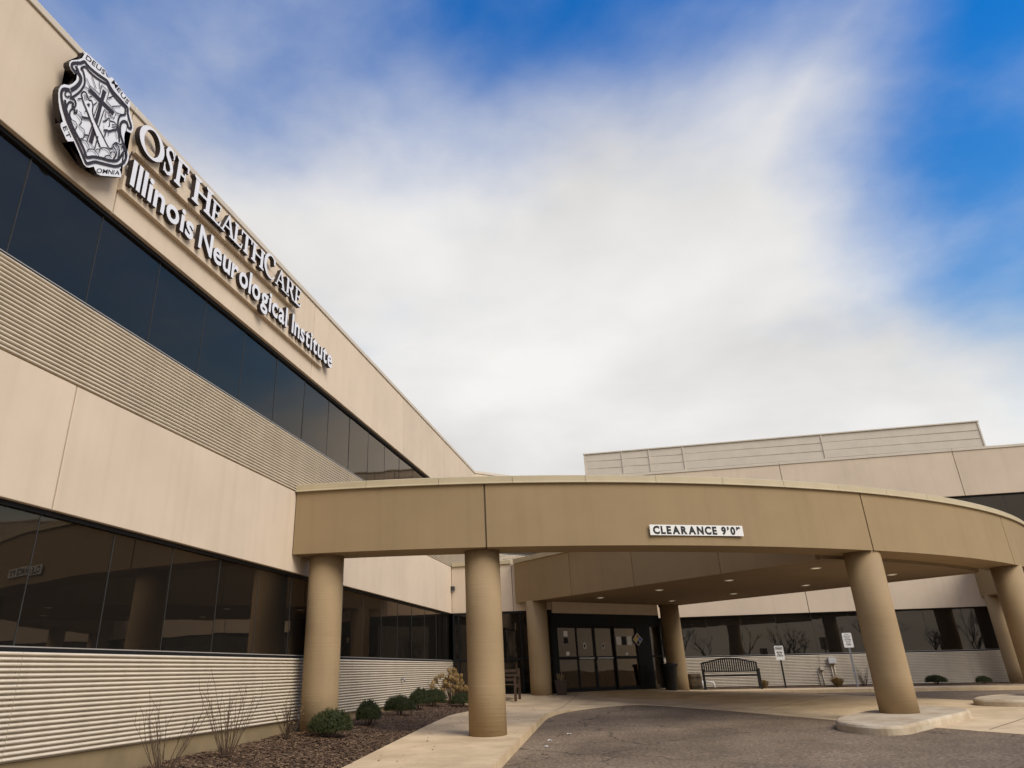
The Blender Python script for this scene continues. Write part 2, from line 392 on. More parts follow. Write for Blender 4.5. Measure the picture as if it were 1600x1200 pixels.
# walk along the far wing
fwalk = empty('far_sidewalk', (8, 29.4, 0)); fwalk['kind'] = 'structure'
def zfar(x, y): return -0.02
xs = [1.72, 4.2, 6.5, 8.8, 11.1, 13.4, 15.7, 18.0, 20.3, 22.6]
for a, b in zip(xs, xs[1:]):
    yk = 28.4
    poly = [(a+0.006, yk), (b-0.006, yk), (b-0.006, 30.5), (a+0.006, 30.5)]
    part_world(sheet('paving_slab', poly, zfar, 1.0, 'concrete', skirt=0.25), fwalk)
poly = [(0.26, 28.4), (1.708, 28.4), (1.708, 30.5), (0.26, 30.5)]
part_world(sheet('paving_slab', poly, zfar, 1.0, 'concrete', skirt=0.25), fwalk)

# mulch beds
def zmulch(x, y):
    e = lerp_tab(IN, y); f = min(1, max(0, (e-x)/(e+6.55)))
    zw = -0.22 + 0.0155*(max(y, 6)-12); ze = zwalk(e, y) - 0.025
    n = mnoise.noise(Vector((x*1.3, y*1.3, 0)))*0.035 + mnoise.noise(Vector((x*4, y*4, 3)))*0.015
    return ze + (min(zw, 0.0)-ze)*sm(0, 0.8, f) + n*min(1, f*4)
bedpoly = [(-6.56, -2.5)] + [(lerp_tab(IN, y)-0.002, y) for y in (-2.5, 1, 5, 8, 10.55, 13.25, 16.9, 20, 21.6)] + [(-6.56, 23.95)]
bed = tag(sheet('mulch_bed', bedpoly, zmulch, 0.25, 'mulch'), kind='structure')
def zbed2(x, y): return -0.035 + 0.03*sm(30.5, 31.2, y) + mnoise.noise(Vector((x*2, y*2, 1)))*0.02
bed2 = tag(sheet('far_mulch_bed', [(0.27, 30.502), (22, 30.502), (22, 32.61), (0.27, 32.61)], zbed2, 0.4, 'mulch'), kind='structure')
def chips(name, n, sample, zf, label, smin=0.008, smax=0.034):
    bm = bmesh.new()
    for _ in range(n):
        x, y = sample(); z = zf(x, y)
        a = random.uniform(0, math.pi); L = random.uniform(smin, smax); w = L*random.uniform(0.2, 0.5); tl = random.uniform(-0.5, 0.5)
        dx, dy = math.cos(a), math.sin(a)
        z0 = z+random.uniform(0.002, 0.02)
        q = [(-L, -w), (L, -w*0.6), (L*0.9, w), (-L*0.8, w*0.8)]
        vs = [bm.verts.new((x+u*dx-v*dy, y+u*dy+v*dx, z0+u*tl*0.5+v*random.uniform(-.6, .6)+0.006)) for u, v in q]
        f = bm.faces.new(vs); f.material_index = 1 if random.random() < 0.3 else 0
    o = finish(name, bm, ['chip', 'chip2'], recalc=False); o['kind'] = 'stuff'; o['label'] = label; o['category'] = 'mulch'
    return o
def s_left():
    y = random.uniform(6.5, 24.5)
    if random.random() < 0.5: y = random.uniform(7.5, 15)
    return random.uniform(-6.5, lerp_tab(IN, y)-0.03), y
chips('mulch_chips', 34000, s_left, zmulch, 'brown shredded bark mulch spread along the near left wall')
chips('mulch_chips', 1800, lambda: (random.uniform(1, 14), random.uniform(30.55, 32.5)), zbed2, 'brown bark mulch under the far wing wall')

# ------------------------------------------------------------------ hospital building
bld = empty('hospital_building', (-6.55, 25.6, 0), 'two storey beige panel clinic building with black ribbon windows and corrugated metal bands', 'building')
def B(o): return part_world(o, bld)
def mpL(t, n, z): return (-6.55+n, t, z)
def mpB(t, n, z): return (26.05-t, 32.6-n, z)
Z = dict(c0=0.0, c1=1.045, w0=1.10, w1=2.49, p0=2.545, p1=4.06, u0=5.11, g0=5.15, g1=6.54, t0=6.60, t1=8.36, top=8.47)
def corrugated(t0, t1, z0, z1, mp):
    n = round((z1-z0)/0.0525); p = (z1-z0)/n
    prof = []
    for i in range(n):
        zb = z0+i*p
        prof += [(zb+0.02*p, -0.012), (zb+0.34*p, -0.012), (zb+0.36*p, 0.030), (zb+0.46*p, 0.040), (zb+0.64*p, 0.043), (zb+0.82*p, 0.038), (zb+0.96*p, 0.020)]
    prof.append((z1, -0.012))
    bm = bmesh.new()
    L = [(bm.verts.new(mp(t0, d, z)), bm.verts.new(mp(t1, d, z))) for z, d in prof]
    for a, b in zip(L, L[1:]): bm.faces.new((a[0], a[1], b[1], b[0]))
    # closing edges so the sheet has body
    bb = [(bm.verts.new(mp(t0, -0.03, z0)), bm.verts.new(mp(t1, -0.03, z0))), (bm.verts.new(mp(t0, -0.03, z1)), bm.verts.new(mp(t1, -0.03, z1)))]
    bm.faces.new((bb[0][0], bb[0][1], L[0][1], L[0][0])); bm.faces.new((L[-1][0], L[-1][1], bb[1][1], bb[1][0]))
    bm.faces.new([v[0] for v in L]+[bb[1][0], bb[0][0]]); bm.faces.new([v[1] for v in L][::-1]+[bb[0][1], bb[1][1]])
    bm.faces.new((bb[0][0], bb[1][0], bb[1][1], bb[0][1]))
    return B(finish('corrugated_panel', bm, 'corr'))
JO = [-5.9, 0.6, 7.1, 13.6, 20.1]
def spans(t0, t1): 
    e = [t0]+[j for j in JO if t0+0.05 < j < t1-0.05]+[t1]; return list(zip(e, e[1:]))
def panel_box(a, b, n0, n1, z0, z1, mp, g=0.011):
    return B(box('wall_panel', a+g, b-g, n0, n1, z0, z1, 'panel', mp=mp, bevel=0.008))
def window_band(t0, t1, z0, z1, zt, mp, sill_lo):
    # frame: sill, head; panes and sealed joints are its pieces
    bm = bmesh.new()
    add_box(bm, t0, t1, -0.14, 0.012, sill_lo, z0-0.012, mp)
    add_box(bm, t0, t1, -0.14, -0.035, z1, zt-0.002, mp)
    fr = B(finish('window_frame', bm, 'frame'))
    def sub(o): o.parent = fr; return o
    sub(box('sill_trim', t0, t1, -0.10, 0.016, z0-0.012, z0, 'sillm', mp=mp))
    k0 = math.floor((t0-7.06)/1.3); t = 7.06+1.3*k0; ed = []
    while t < t1:
        if t > t0+0.25: ed.append(t)
        t += 1.3
    if ed and t1-ed[-1] < 0.25: ed.pop()
    ed = [t0]+ed+[t1]
    for a, b in zip(ed, ed[1:]):
        jt, jz = random.uniform(-.003, .003), random.uniform(-.003, .003)
        mj = lambda t, n, z, a=a, b=b: mp(t, n+jt*(t-(a+b)/2)+jz*(z-(z0+z1)/2), z)
        sub(box('window_pane', a+0.006, b-0.006, -0.085, -0.078, z0, z1, 'glass', mp=mj))
        if b < t1: sub(box('mullion', b-0.006, b+0.006, -0.10, -0.0715, z0, z1, 'sealant', mp=mp))
def wing(mp, t0, tl, tu, plinth_lo):
    e = [t0, 3.7, 10.27, 16.8, tl]
    for a, b in zip(e, e[1:]): B(box('plinth', a+0.005, b-0.005, -0.3, -0.012, plinth_lo, -0.002, 'plinth', mp=mp))
    for a, b in spans(t0, tl):
        corrugated(a+0.006, b-0.006, Z['c0'], Z['c1'], mp)
        panel_box(a, b, -0.12, 0.03, Z['p0'], Z['p1']-0.004, mp)
    window_band(t0, tl, Z['w0'], Z['w1'], Z['p0'], mp, Z['c1']+0.002)
    for a, b in spans(t0, tu):
        corrugated(a+0.006, b-0.006, Z['p1'], Z['u0'], mp)
        panel_box(a, b, -0.12, 0.03, Z['t0'], Z['t1'], mp)
        B(box('parapet_cap', a, b-0.004, -0.35, 0.06, Z['t1']+0.002, Z['top'], 'screen', mp=mp, bevel=0.012))
    window_band(t0, tu, Z['g0'], Z['g1'], Z['t0'], mp, Z['u0']+0.002)
    # dark backing behind the joints and the corrugated sheets
    for za, zb, te in ((Z['c0']-0.3, Z['c1'], tl), (Z['p0']+0.02, Z['u0']-0.02, tl), (Z['t0']+0.02, Z['t1']-0.05, tu)):
        B(box('backing_wall', t0, te-0.02, -0.34, -0.125, za, zb, 'joint', mp=mp))
    B(box('backing_wall', tl-0.02, tu-0.02, -0.34, -0.13, Z['p1']-0.2, Z['u0']-0.02, 'joint', mp=mp))
wing(mpL, -5.9, 25.6, 29.84, -0.9)
wing(mpB, 0.6, 25.8, 29.84, -0.4)
# floors, ceilings, inner walls and roof
def slab_poly(z0, z1, name, mat, ins=0.36, back=9.0):
    x0, y1 = -6.55-ins, 32.6+ins
    poly = [(x0, -5.9), (x0, 29.8), (x0+2.4, y1-0.45), (25.4, y1), (25.4, y1+back), (x0-back, y1+back), (x0-back, -5.9)]
    return B(prism(name, poly, z0, z1, mat))
slab_poly(-0.25, 0.0, 'ground_floor', 'inside')
slab_poly(2.80, 5.0, 'upper_floor', 'inside')
slab_poly(6.75, 8.15, 'roof', 'inside', 0.36)
B(box('inner_wall', -12.2, -12.0, -5.9, 38.2, 0, 8.1, 'inside')); B(box('inner_wall', -12.0, 25.4, 38.2, 38.4, 0, 8.1, 'inside'))
B(box('end_wall', -12.2, -6.7, -6.1, -5.92, -1.2, 8.3, 'panel')); B(box('end_wall', 25.45, 25.6, 32.7, 38.4, -0.5, 8.3, 'panel'))
for (x, y, lx, ly) in ((-8.6, 19.6, 0.25, 1.2), (-8.6, 21.9, 0.25, 1.0), (-9.8, 16.5, .25, 1.2)):
    B(box('ceiling_light', x-lx/2, x+lx/2, y-ly/2, y+ly/2, 2.735, 2.79, 'fluoro'))
for (x, y) in ((1.55, 34.2), (3.1, 34.0), (3.0, 35.4), (2.8, 36.6)):
    B(box('ceiling_light', x-0.5, x+0.5, y-0.12, y+0.12, 2.735, 2.79, 'fluoro'))
# upper storey wall across the inner corner
d0 = Vector((-6.55, 29.84)); d1 = Vector((-3.79, 32.6)); dd = (d1-d0).normalized(); dn = Vector((dd.y, -dd.x))
def mpD(t, n, z): p = d0+dd*t+dn*n; return (p.x, p.y, z)
LD = (d1-d0).length
panel_box(0.0, LD, -0.12, 0.03, Z['t0'], Z['t1'], mpD); B(box('parapet_cap', 0.03, LD-0.03, -0.35, 0.06, Z['t1']+0.002, Z['top']-0.003, 'screen', mp=mpD))
window_band(0.02, LD-0.02, Z['g0'], Z['g1'], Z['t0'], mpD, Z['u0']+0.002)
corrugated(0.02, LD-0.02, Z['p1'], Z['u0'], mpD)

# single storey entrance block in the corner
P0 = Vector((-3.15, 25.6)); P1 = Vector((0.25, 29.0)); ed_ = (P1-P0).normalized(); en = Vector((ed_.y, -ed_.x)); LE = (P1-P0).length
def mpE(t, n, z): p = P0+ed_*t+en*n; return (p.x, p.y, z)
def mpW(t, n, z): return (t, 25.6-n, z)
def mpR(t, n, z): return (0.25+n, t, z)
def mpE_n(t, n, z): return mpE(t, n, z)
B(box('wall_panel', -6.515, -4.42, 25.6, 25.75, 2.545, 4.05, 'panel', bevel=0.008))
B(box('wall_panel', -4.40, -3.16, 25.6, 25.75, 2.545, 4.05, 'panel'))
B(box('parapet_cap', -6.5, -4.43, 25.54, 25.95, 4.052, 4.19, 'cap', bevel=0.012))
B(box('door_header', 0.02, LE-0.02, -0.12, 0.02, 2.44, 2.80, 'panel', mp=mpE))
B(box('wall_panel', 29.0, 32.5, -0.14, 0.0, 2.545, 4.05, 'panel', mp=mpR)); B(box('parapet_cap', 29.0, 32.5, -0.4, 0.05, 4.052, 4.19, 'cap', mp=mpR))
B(prism('entrance_roof', [(-6.4, 25.8), (-4.3, 25.8), (-3.2, 25.8), (0.1, 29.1), (0.1, 32.4), (-3.7, 32.4), (-6.4, 29.7)], 3.80, 3.95, 'inside'))
def storefront(t0, t1, edges, zbot, ztop, mp, rail, glass='glass'):
    bm = bmesh.new(); w = 0.028
    add_box(bm, t0, t1, -0.10, 0.0, zbot-0.15, zbot+0.12, mp); add_box(bm, t0, t1, -0.10, 0.0, ztop-0.07, ztop-0.002, mp)
    fr = B(finish('storefront_frame', bm, 'frame'))
    def sub(o): o.parent = fr; return o
    e = [t0]+list(edges)+[t1]
    for x in e:
        x = min(max(x, t0+w), t1-w); sub(box('mullion', x-w, x+w, -0.102, 0.003, zbot+0.12, ztop-0.07, 'frame', mp=mp))
    for a, b in zip(e, e[1:]):
        sub(box('transom', a+w, b-w, -0.095, -0.003, rail-0.03, rail+0.03, 'frame', mp=mp))
        for za, zb in ((zbot+0.12, rail-0.03), (rail+0.03, ztop-0.07)):
            sub(box('window_pane', a+w, b-w, -0.055, -0.045, za, zb, glass, mp=mp))
storefront(-6.50, -3.16, (-6.3, -5.25, -4.2), -0.03, 2.545, mpW, 1.09)
storefront(29.05, 32.5, (30.2, 31.35), 0.0, 2.545, mpR, 1.09)
# door wall: sidelights + four sliding leaves
bm = bmesh.new()
add_box(bm, 0.0, LE, -0.14, 0.0, 2.06, 2.438, mpE); add_box(bm, 0.0, 0.14, -0.14, -0.002, 0.0, 2.06, mpE); add_box(bm, 3.64, 4.30, -0.14, -0.002, 0.0, 2.06, mpE)
add_box(bm, LE-0.06, LE, -0.14, -0.002, 0.0, 2.06, mpE); add_box(bm, 0.14, LE-0.06, -0.14, -0.004, -0.1, 0.10, mpE)
add_box(bm, 4.30, LE-0.06, -0.10, -0.006, 1.07, 1.13, mpE)
dfr = B(finish('door_frame', bm, 'frame'))
def subd(o): o.parent = dfr; return o
for za, zb in ((0.10, 1.07), (1.13, 2.06)): subd(box('sidelight_pane', 4.30, LE-0.06, -0.06, -0.05, za, zb, 'glass', mp=mpE))
for k, (a, b) in enumerate(((0.15, 1.005), (1.005, 1.775), (1.775, 2.61), (2.61, 3.64))):
    off = -0.045 if k in (0, 3) else -0.10
    bm = bmesh.new(); w = 0.055
    for (ta, tb, za, zb) in ((a, a+w, 0.105, 2.055), (b-w, b, 0.105, 2.055), (a+w, b-w, 0.105, 0.20), (a+w, b-w, 1.99, 2.055), (a+w, b-w, 1.03, 1.12)):
        add_box(bm, ta+0.001, tb-0.001, off-0.022, off+0.022, za, zb, mpE)
    leaf = B(finish('sliding_door', bm, 'frame'))
    for za, zb in ((0.20, 1.03), (1.12, 1.99)):
        o = box('door_pane', a+w, b-w, off-0.006, off+0.006, za, zb, 'doorglass', mp=mpE)
        o.parent = leaf
    if k in (1, 2):
        o = box('push_bar', a+w+0.01, b-w-0.01, off+0.03, off+0.05, 1.05, 1.085, 'steel', mp=mpE); o.parent = leaf
# vestibule behind the doors
B(box('vestibule_wall', 0.0, LE, -3.2, -3.1, -0.1, 2.79, 'insidebrown', mp=mpE)); B(box('vestibule_floor', 0.0, LE, -3.1, -0.15, -0.2, 0.05, 'inside', mp=mpE))
B(box('vestibule_light', 1.0, 3.4, -2.4, -1.9, 2.73, 2.79, 'vest', mp=mpE))
for t in (0.1, 0.95, 1.75, 2.55, 3.4, 4.3): B(box('inner_post', t-0.06, t+0.06, -1.9, -1.8, 0.06, 2.72, 'frame', mp=mpE))
B(box('inner_rail', 0.1, 4.3, -1.88, -1.82, 2.1, 2.4, 'frame', mp=mpE)); B(box('inner_rail', 0.1, 4.3, -1.88, -1.82, 1.03, 1.10, 'frame', mp=mpE))
B(box('reception_desk', 1.2, 3.3, -3.0, -2.5, 0.06, 1.05, 'wood', mp=mpE)); B(box('floor_mat', 1.0, 3.4, -1.6, -0.3, 0.051, 0.062, 'black', mp=mpE))

# roof plant screen
scr = empty('roof_screen', (6.7, 38, 8.2), 'long corrugated tan metal plant screen standing on the far roof', 'roof screen')
xs = [-2.4, -0.48, 0.88, 2.56, 9.09, 15.93]
for i, (a, b) in enumerate(zip(xs, xs[1:])):
    bm = bmesh.new(); z = 8.2; n = 7; h = (10.93-8.2)/n; L = []
    for k in range(n):
        for f, d in ((0.0, 0.0), (0.06, -0.014), (0.95, -0.014), (1.0, 0.0)):
            L.append((bm.verts.new((a+0.02, 38+d, z+(k+f)*h)), bm.verts.new((b-0.02, 38+d, z+(k+f)*h))))
    for p, q in zip(L, L[1:]):
        if (p[0].co-q[0].co).length > 1e-6: bm.faces.new((p[0], p[1], q[1], q[0]))
    bmesh.ops.remove_doubles(bm, verts=bm.verts, dist=1e-6)
    bmesh.ops.solidify(bm, geom=bm.faces[:], thickness=0.03)
    part_world(finish('screen_panel', bm, 'screen'), scr)
for x in xs: part_world(box('post', x-0.03, x+0.03, 37.95, 38.06, 8.15, 10.96, 'screen'), scr)
part_world(box('top_rail', -2.45, 15.98, 37.93, 38.05, 10.935, 10.99, 'screen'), scr)

# ------------------------------------------------------------------ entrance canopy
can = empty('entrance_canopy', (4.0, 17.0, -0.2), 'tan curved drive-through canopy on round columns in front of the doors', 'canopy')
def K(o): return part_world(o, can)
CX, CY, RO, RI = -7.45, 33.5, 20.25, 19.42
def arc(r, a): return (CX+r*math.cos(R(a)), CY+r*math.sin(R(a)))
def ring_seg(name, a0, a1, r0, r1, z0, z1, mat, n=None, gap_m=0.0):
    g_ = math.degrees(gap_m/RO); a0 += g_; a1 -= g_
    n = n or max(2, int((a1-a0)/1.0))
    bm = bmesh.new(); rows = []
    for i in range(n+1):
        a = a0+(a1-a0)*i/n
        p, q = arc(r0, a), arc(r1, a)
        rows.append([bm.verts.new((*p, z0)), bm.verts.new((*q, z0)), bm.verts.new((*q, z1)), bm.verts.new((*p, z1))])
    for a, b in zip(rows, rows[1:]):
        for k in range(4): bm.faces.new((a[k], a[(k+1) % 4], b[(k+1) % 4], b[k]))
    bm.faces.new(rows[0][::-1]); bm.faces.new(rows[-1])
    o = finish(name, bm, mat)
    return K(o)
A0 = -math.degrees(math.acos((-6.515-CX)/RO)); A1 = -math.degrees(math.asin((CY-32.565)/RO))
JN = [A0, -76.8, -53.4, -36.6, -13.2, A1]
for i, (a, b) in enumerate(zip(JN, JN[1:])):
    ring_seg('fascia_panel', a, b, RI, RO, 2.86, 4.045, 'tan', gap_m=0.0 if False else 0.016)
ring_seg('beam_core', A0, A1, RI+0.03, RO-0.03, 2.875, 4.03, 'joint', 60)
# metal coping in lengths with a drip lip
ncap = 21; ca = [A0+(A1-A0)*i/ncap for i in range(ncap+1)]
for a, b in zip(ca, ca[1:]):
    g_ = 0.010; n = 4; bm = bmesh.new(); rows = []
    for i in range(n+1):
        t = a+g_+(b-a-2*g_)*i/n
        prof = [(RI-0.03, 4.047), (RO+0.055, 4.047), (RO+0.055, 4.062), (RO+0.022, 4.082), (RO+0.022, 4.185), (RO-0.0, 4.20), (RI-0.03, 4.20)]
        rows.append([bm.verts.new((*arc(r, t), z)) for r, z in prof])
    m_ = len(rows[0])
    for p, q in zip(rows, rows[1:]):
        for k in range(m_): bm.faces.new((p[k], p[(k+1) % m_], q[(k+1) % m_], q[k]))
    bm.faces.new(rows[0][::-1]); bm.faces.new(rows[-1])
    K(finish('coping', bm, 'cap'))
# solid roof between the two straight edges
SL, SR = 21.2, 30.4
def on_circle(s, r):
    t = (s-(CX+CY))/math.sqrt(2); q = math.sqrt(r*r-t*t); ss = (CX-CY)/math.sqrt(2)+q
    return ((s+ss*math.sqrt(2))/2, (s-ss*math.sqrt(2))/2)
pl = on_circle(SL+0.12, RI-0.02); pr = on_circle(SR-0.12, RI-0.02)
al = math.degrees(math.atan2(pl[1]-CY, pl[0]-CX)); ar = math.degrees(math.atan2(pr[1]-CY, pr[0]-CX))
front_arc = [arc(RI-0.02, al+(ar-al)*i/14) for i in range(15)]
wl = (SL+0.12-25.56, 25.56); wr = (0.30, SR-0.12-0.30)
deck = [wl] + front_arc + [wr, (0.30, 29.0), (-3.13, 25.56)]
K(prism('canopy_roof', deck, 2.83, 3.95, 'tan'))
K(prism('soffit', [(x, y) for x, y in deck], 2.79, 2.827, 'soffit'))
def straight(s, x_from, x_to, sgn, name, cuts=()):
    xs = [x_from]+list(cuts)+[x_to]
    q = sgn*0.06/math.sqrt(2)
    for a, b in zip(xs, xs[1:]):
        a2, b2 = a+0.007, b-0.007
        poly = [(a2-q, s-a2-q), (b2-q, s-b2-q), (b2+q, s-b2+q), (a2+q, s-a2+q)]
        K(prism(name, poly, 2.775, 4.045, 'tan'))
        q2 = sgn*0.11/math.sqrt(2)
        poly = [(a2-q2, s-a2-q2), (b2-q2, s-b2-q2), (b2+q2*1.6, s-b2+q2*1.6), (a2+q2*1.6, s-a2+q2*1.6)]
        K(prism('coping', poly, 4.047, 4.19, 'cap'))
straight(SL+0.07, SL+0.07-25.53, on_circle(SL+0.07, RI-0.03)[0]-0.05, 1, 'fascia_panel', (-2.2, -0.3, 1.8))
straight(SR-0.07, 0.34, on_circle(SR-0.07, RI-0.03)[0]-0.05, -1, 'fascia_panel', (2.6, 4.9))
COLS = [(-6.04, 13.84, -0.32), (-3.02, 14.28, -0.30), (4.47, 17.60, -0.25), (8.78, 21.93, -0.25), (11.77, 29.07, -0.25), (12.21, 32.05, -0.2), (-3.58, 25.17, -0.1), (0.66, 29.2, -0.1)]
for i, (x, y, zb) in enumerate(COLS):
    bm = bmesh.new(); rr = 0.335 if i != 2 else 0.35
    ztop = 2.868 if i < 6 else 2.795
    add_lathe(bm, [(rr, zb), (rr, 0.5), (rr, 1.5), (rr, ztop)], x, y, 48)
    o = finish('column', bm, 'column', smooth=False)
    for p in o.data.polygons: p.use_smooth = abs(p.normal.z) < 0.5
    K(o)
for x, y in ((-1.48, 24.8), (0.32, 23.05), (2.09, 21.2), (3.86, 19.3), (0.75, 27.2), (2.57, 25.4), (4.36, 23.6), (6.09, 21.65)):
    bm = bmesh.new(); add_lathe(bm, [(0.085, 2.785), (0.085, 2.772), (0.12, 2.772), (0.125, 2.789)], x, y, 20, False); dl = K(finish('downlight', bm, 'signwhite'))
    bm = bmesh.new(); add_lathe(bm, [(0.084, 2.788), (0.084, 2.776), (0.03, 2.770)], x, y, 16); o = finish('lens', bm, 'lamp')
    o.parent = dl

# raised kerbed islands under the outer columns
def smooth_loop(pts, it=2):
    for _ in range(it):
        out = []
        for i, p in enumerate(pts):
            q = pts[(i+1) % len(pts)]
            out += [(p[0]*.75+q[0]*.25, p[1]*.75+q[1]*.25), (p[0]*.25+q[0]*.75, p[1]*.25+q[1]*.75)]
        pts = out
    return pts
isl = [(2.95, 16.55), (3.15, 15.55), (3.85, 15.2), (4.45, 16.1), (5.75, 17.75), (5.98, 18.45), (5.35, 19.45), (4.25, 18.4)]
for pts, lab in ((isl, 'pale concrete kerbed island at the foot of the third front column'), ([(26.05-y, 26.05-x) for x, y in isl][::-1], 'pale concrete kerbed island at the right picture edge')):
    lp = smooth_loop(pts, 3); n = len(lp); cx = sum(p[0] for p in lp)/n; cy = sum(p[1] for p in lp)/n
    bm = bmesh.new(); rows = []
    for f, dz in ((1.0, -0.25), (1.0, 0.10), (0.985, 0.135), (0.96, 0.15)):
        rows.append([bm.verts.new((cx+(x-cx)*f, cy+(y-cy)*f, zroad(x, y)+dz + mnoise.noise(Vector((x*3, y*3, dz)))*0.006)) for x, y in lp])
    for a, b in zip(rows, rows[1:]):
        for k in range(n): bm.faces.new((a[k], a[(k+1) % n], b[(k+1) % n], b[k]))
    bm.faces.new(rows[-1])
    o = finish('column_island', bm, 'kerb'); tag(o, lab, 'kerb island')

# ------------------------------------------------------------------ lettering and crest on the left wing
def yz_shape(bm, poly, x0, x1, mi_front=0, mi_side=1):
    a = [bm.verts.new((x1, y, z)) for y, z in poly]; b = [bm.verts.new((x0, y, z)) for y, z in poly]; n = len(poly)
    f = bm.faces.new(a); f.material_index = mi_front
    for i in range(n):
        s_ = bm.faces.new((a[i], a[(i+1) % n], b[(i+1) % n], b[i])); s_.material_index = mi_side
    s_ = bm.faces.new(b[::-1]); s_.material_index = mi_side
XW = -6.52
X_RACE = XW+0.08; X_FACE = XW+0.155
def ell(cx, cy, rx, ry, a0, a1, n): return [(cx+rx*math.cos(R(a0+(a1-a0)*i/n)), cy+ry*math.sin(R(a0+(a1-a0)*i/n))) for i in range(n+1)]
def rect(x0, x1, y0, y1): return [(x0, y0), (x1, y0), (x1, y1), (x0, y1)]
class Quad(list): pass
def band(outer, inner): return [Quad([outer[i], outer[i+1], inner[i+1], inner[i]]) for i in range(len(outer)-1)]
def serif(x0, x1, top=True, bot=True, e=0.09, t=0.065):
    s = []
    if bot: s.append([(x0-e, 0), (x1+e, 0), (x1+e, t), (x1, t+0.06), (x0, t+0.06), (x0-e, t)])
    if top: s.append([(x0-e, 1), (x0-e, 1-t), (x0, 1-t-0.06), (x1, 1-t-0.06), (x1+e, 1-t), (x1+e, 1)])
    return s
SW = 0.19
def glyph(c):
    """pieces of a serif capital in a unit-high box, and its width"""
    if c == 'H': return [rect(.09, .09+SW, 0.05, .95), rect(.72, .72+SW, 0.05, .95), rect(.28, .72, .46, .56)]+serif(.09, .09+SW)+serif(.72, .72+SW), 1.0
    if c == 'E': return [rect(.09, .09+SW, 0.05, .95), [(.28, .91), (.62, .91), (.60, .74), (.66, .74), (.70, 1), (.28, 1)], rect(.28, .52, .46, .55), rect(.49, .55, .37, .64), [(.28, 0), (.72, 0), (.77, .27), (.71, .27), (.64, .09), (.28, .09)]]+serif(.09, .09+SW), .78
    if c == 'F': return [rect(.09, .09+SW, 0.05, .95), [(.28, .91), (.60, .91), (.62, .72), (.68, .72), (.70, 1), (.28, 1)], rect(.28, .52, .44, .53), rect(.49, .55, .34, .63)]+serif(.09, .09+SW), .72
    if c == 'L': return [rect(.09, .09+SW, 0.05, .95), [(.28, 0), (.70, 0), (.76, .28), (.70, .28), (.62, .09), (.28, .09)]]+serif(.09, .09+SW), .78
    if c == 'T': return [rect(.34, .34+SW, 0.05, .93), [(0, 1), (.02, .72), (.08, .72), (.12, .91), (.34, .91), (.53, .91), (.75, .91), (.79, .72), (.85, .72), (.87, 1)]]+serif(.34, .34+SW, top=False), .87
    if c == 'A': return [[(.10, .05), (.19, .05), (.50, .86), (.47, 1.0)], [(.47, 1.0), (.47, .80), (.70, .05), (.90, .05), (.53, 1.0)], rect(.26, .68, .30, .385)]+[[(0, 0), (.30, 0), (.30, .06), (0, .06)], [(.60, 0), (1.0, 0), (1.0, .06), (.60, .06)]], 1.0
    if c == 'R':
        o_ = ell(.42, .74, .33, .26, -90, 90, 10); i_ = ell(.40, .74, .16, .18, -90, 90, 10)
        return [rect(.09, .09+SW, 0.05, .95), rect(.28, .42, .92, 1.0), rect(.28, .42, .48, .56), [(.36, .50), (.56, .50), (.86, .06), (.98, .0), (.70, .0)]]+band(o_, i_)+serif(.09, .09+SW), .96
    if c == 'O':
        return band(ell(.52, .5, .52, .51, 0, 360, 40), ell(.52, .5, .33, .44, 0, 360, 40)), 1.04
    if c == 'C':
        return band(ell(.52, .5, .52, .51, 48, 318, 30), ell(.56, .5, .36, .44, 52, 314, 30))+[[(.80, .66), (.87, .66), (.91, .95), (.84, .92), (.74, .86)]], .92
    if c == 'S':
        sp = [(.58, .80, .05), (.50, .92, .05), (.36, .955, .055), (.20, .90, .075), (.145, .77, .09), (.20, .65, .10), (.36, .53, .105), (.50, .41, .10), (.565, .27, .09), (.50, .12, .07), (.34, .045, .05), (.18, .08, .05), (.10, .22, .05)]
        L, R_ = [], []
        for i, (x, y, w) in enumerate(sp):
            a = sp[max(0, i-1)]; b = sp[min(len(sp)-1, i+1)]; dx, dy = b[0]-a[0], b[1]-a[1]; l = math.hypot(dx, dy); nx, ny = -dy/l, dx/l
            L.append((x+nx*w, y+ny*w)); R_.append((x-nx*w, y-ny*w))
        return band(L, R_)+[[(.55, .68), (.62, .68), (.63, 1.0), (.57, .96)], [(.06, .0), (.12, .04), (.13, .32), (.06, .32)]], .70
sign1 = empty('serif_wall_lettering', (XW, 7.1, 7.66), 'upper row of white serif channel letters reading OSF HEALTHCARE on the wall', 'wall sign')
part_world(box('raceway', XW-0.005, X_RACE, 7.21, 12.38, 7.704, 7.968, 'panel'), sign1)
LET = [('O', 7.126, 7.715, 7.759, 8.257), ('S', 7.715, 7.989, 7.759, 8.262), ('F', 8.02, 8.365, 7.765, 8.252), ('H', 8.507, 9.065, 7.765, 8.252), ('E', 9.075, 9.38, 7.765, 8.155), ('A', 9.38, 9.857, 7.765, 8.171), ('L', 9.806, 10.131, 7.765, 8.155), ('T', 10.05, 10.456, 7.765, 8.155), ('H', 10.456, 10.933, 7.765, 8.155), ('C', 10.933, 11.38, 7.754, 8.262), ('A', 11.41, 11.867, 7.765, 8.171), ('R', 11.867, 12.283, 7.765, 8.155), ('E', 12.273, 12.568, 7.765, 8.155)]
for c, y0, y1, z0, z1 in LET:
    pcs, w = glyph(c); bm = bmesh.new()
    for i, p in enumerate(pcs):
        q = [(y0+u/w*(y1-y0), z0+v*(z1-z0)) for u, v in p]
        e = 0.0 if isinstance(p, Quad) else 0.0006*(1+i % 7)
        yz_shape(bm, q, X_RACE-0.01-e, X_FACE+e)
    part_world(finish('letter', bm, ['white', 'dark']), sign1)
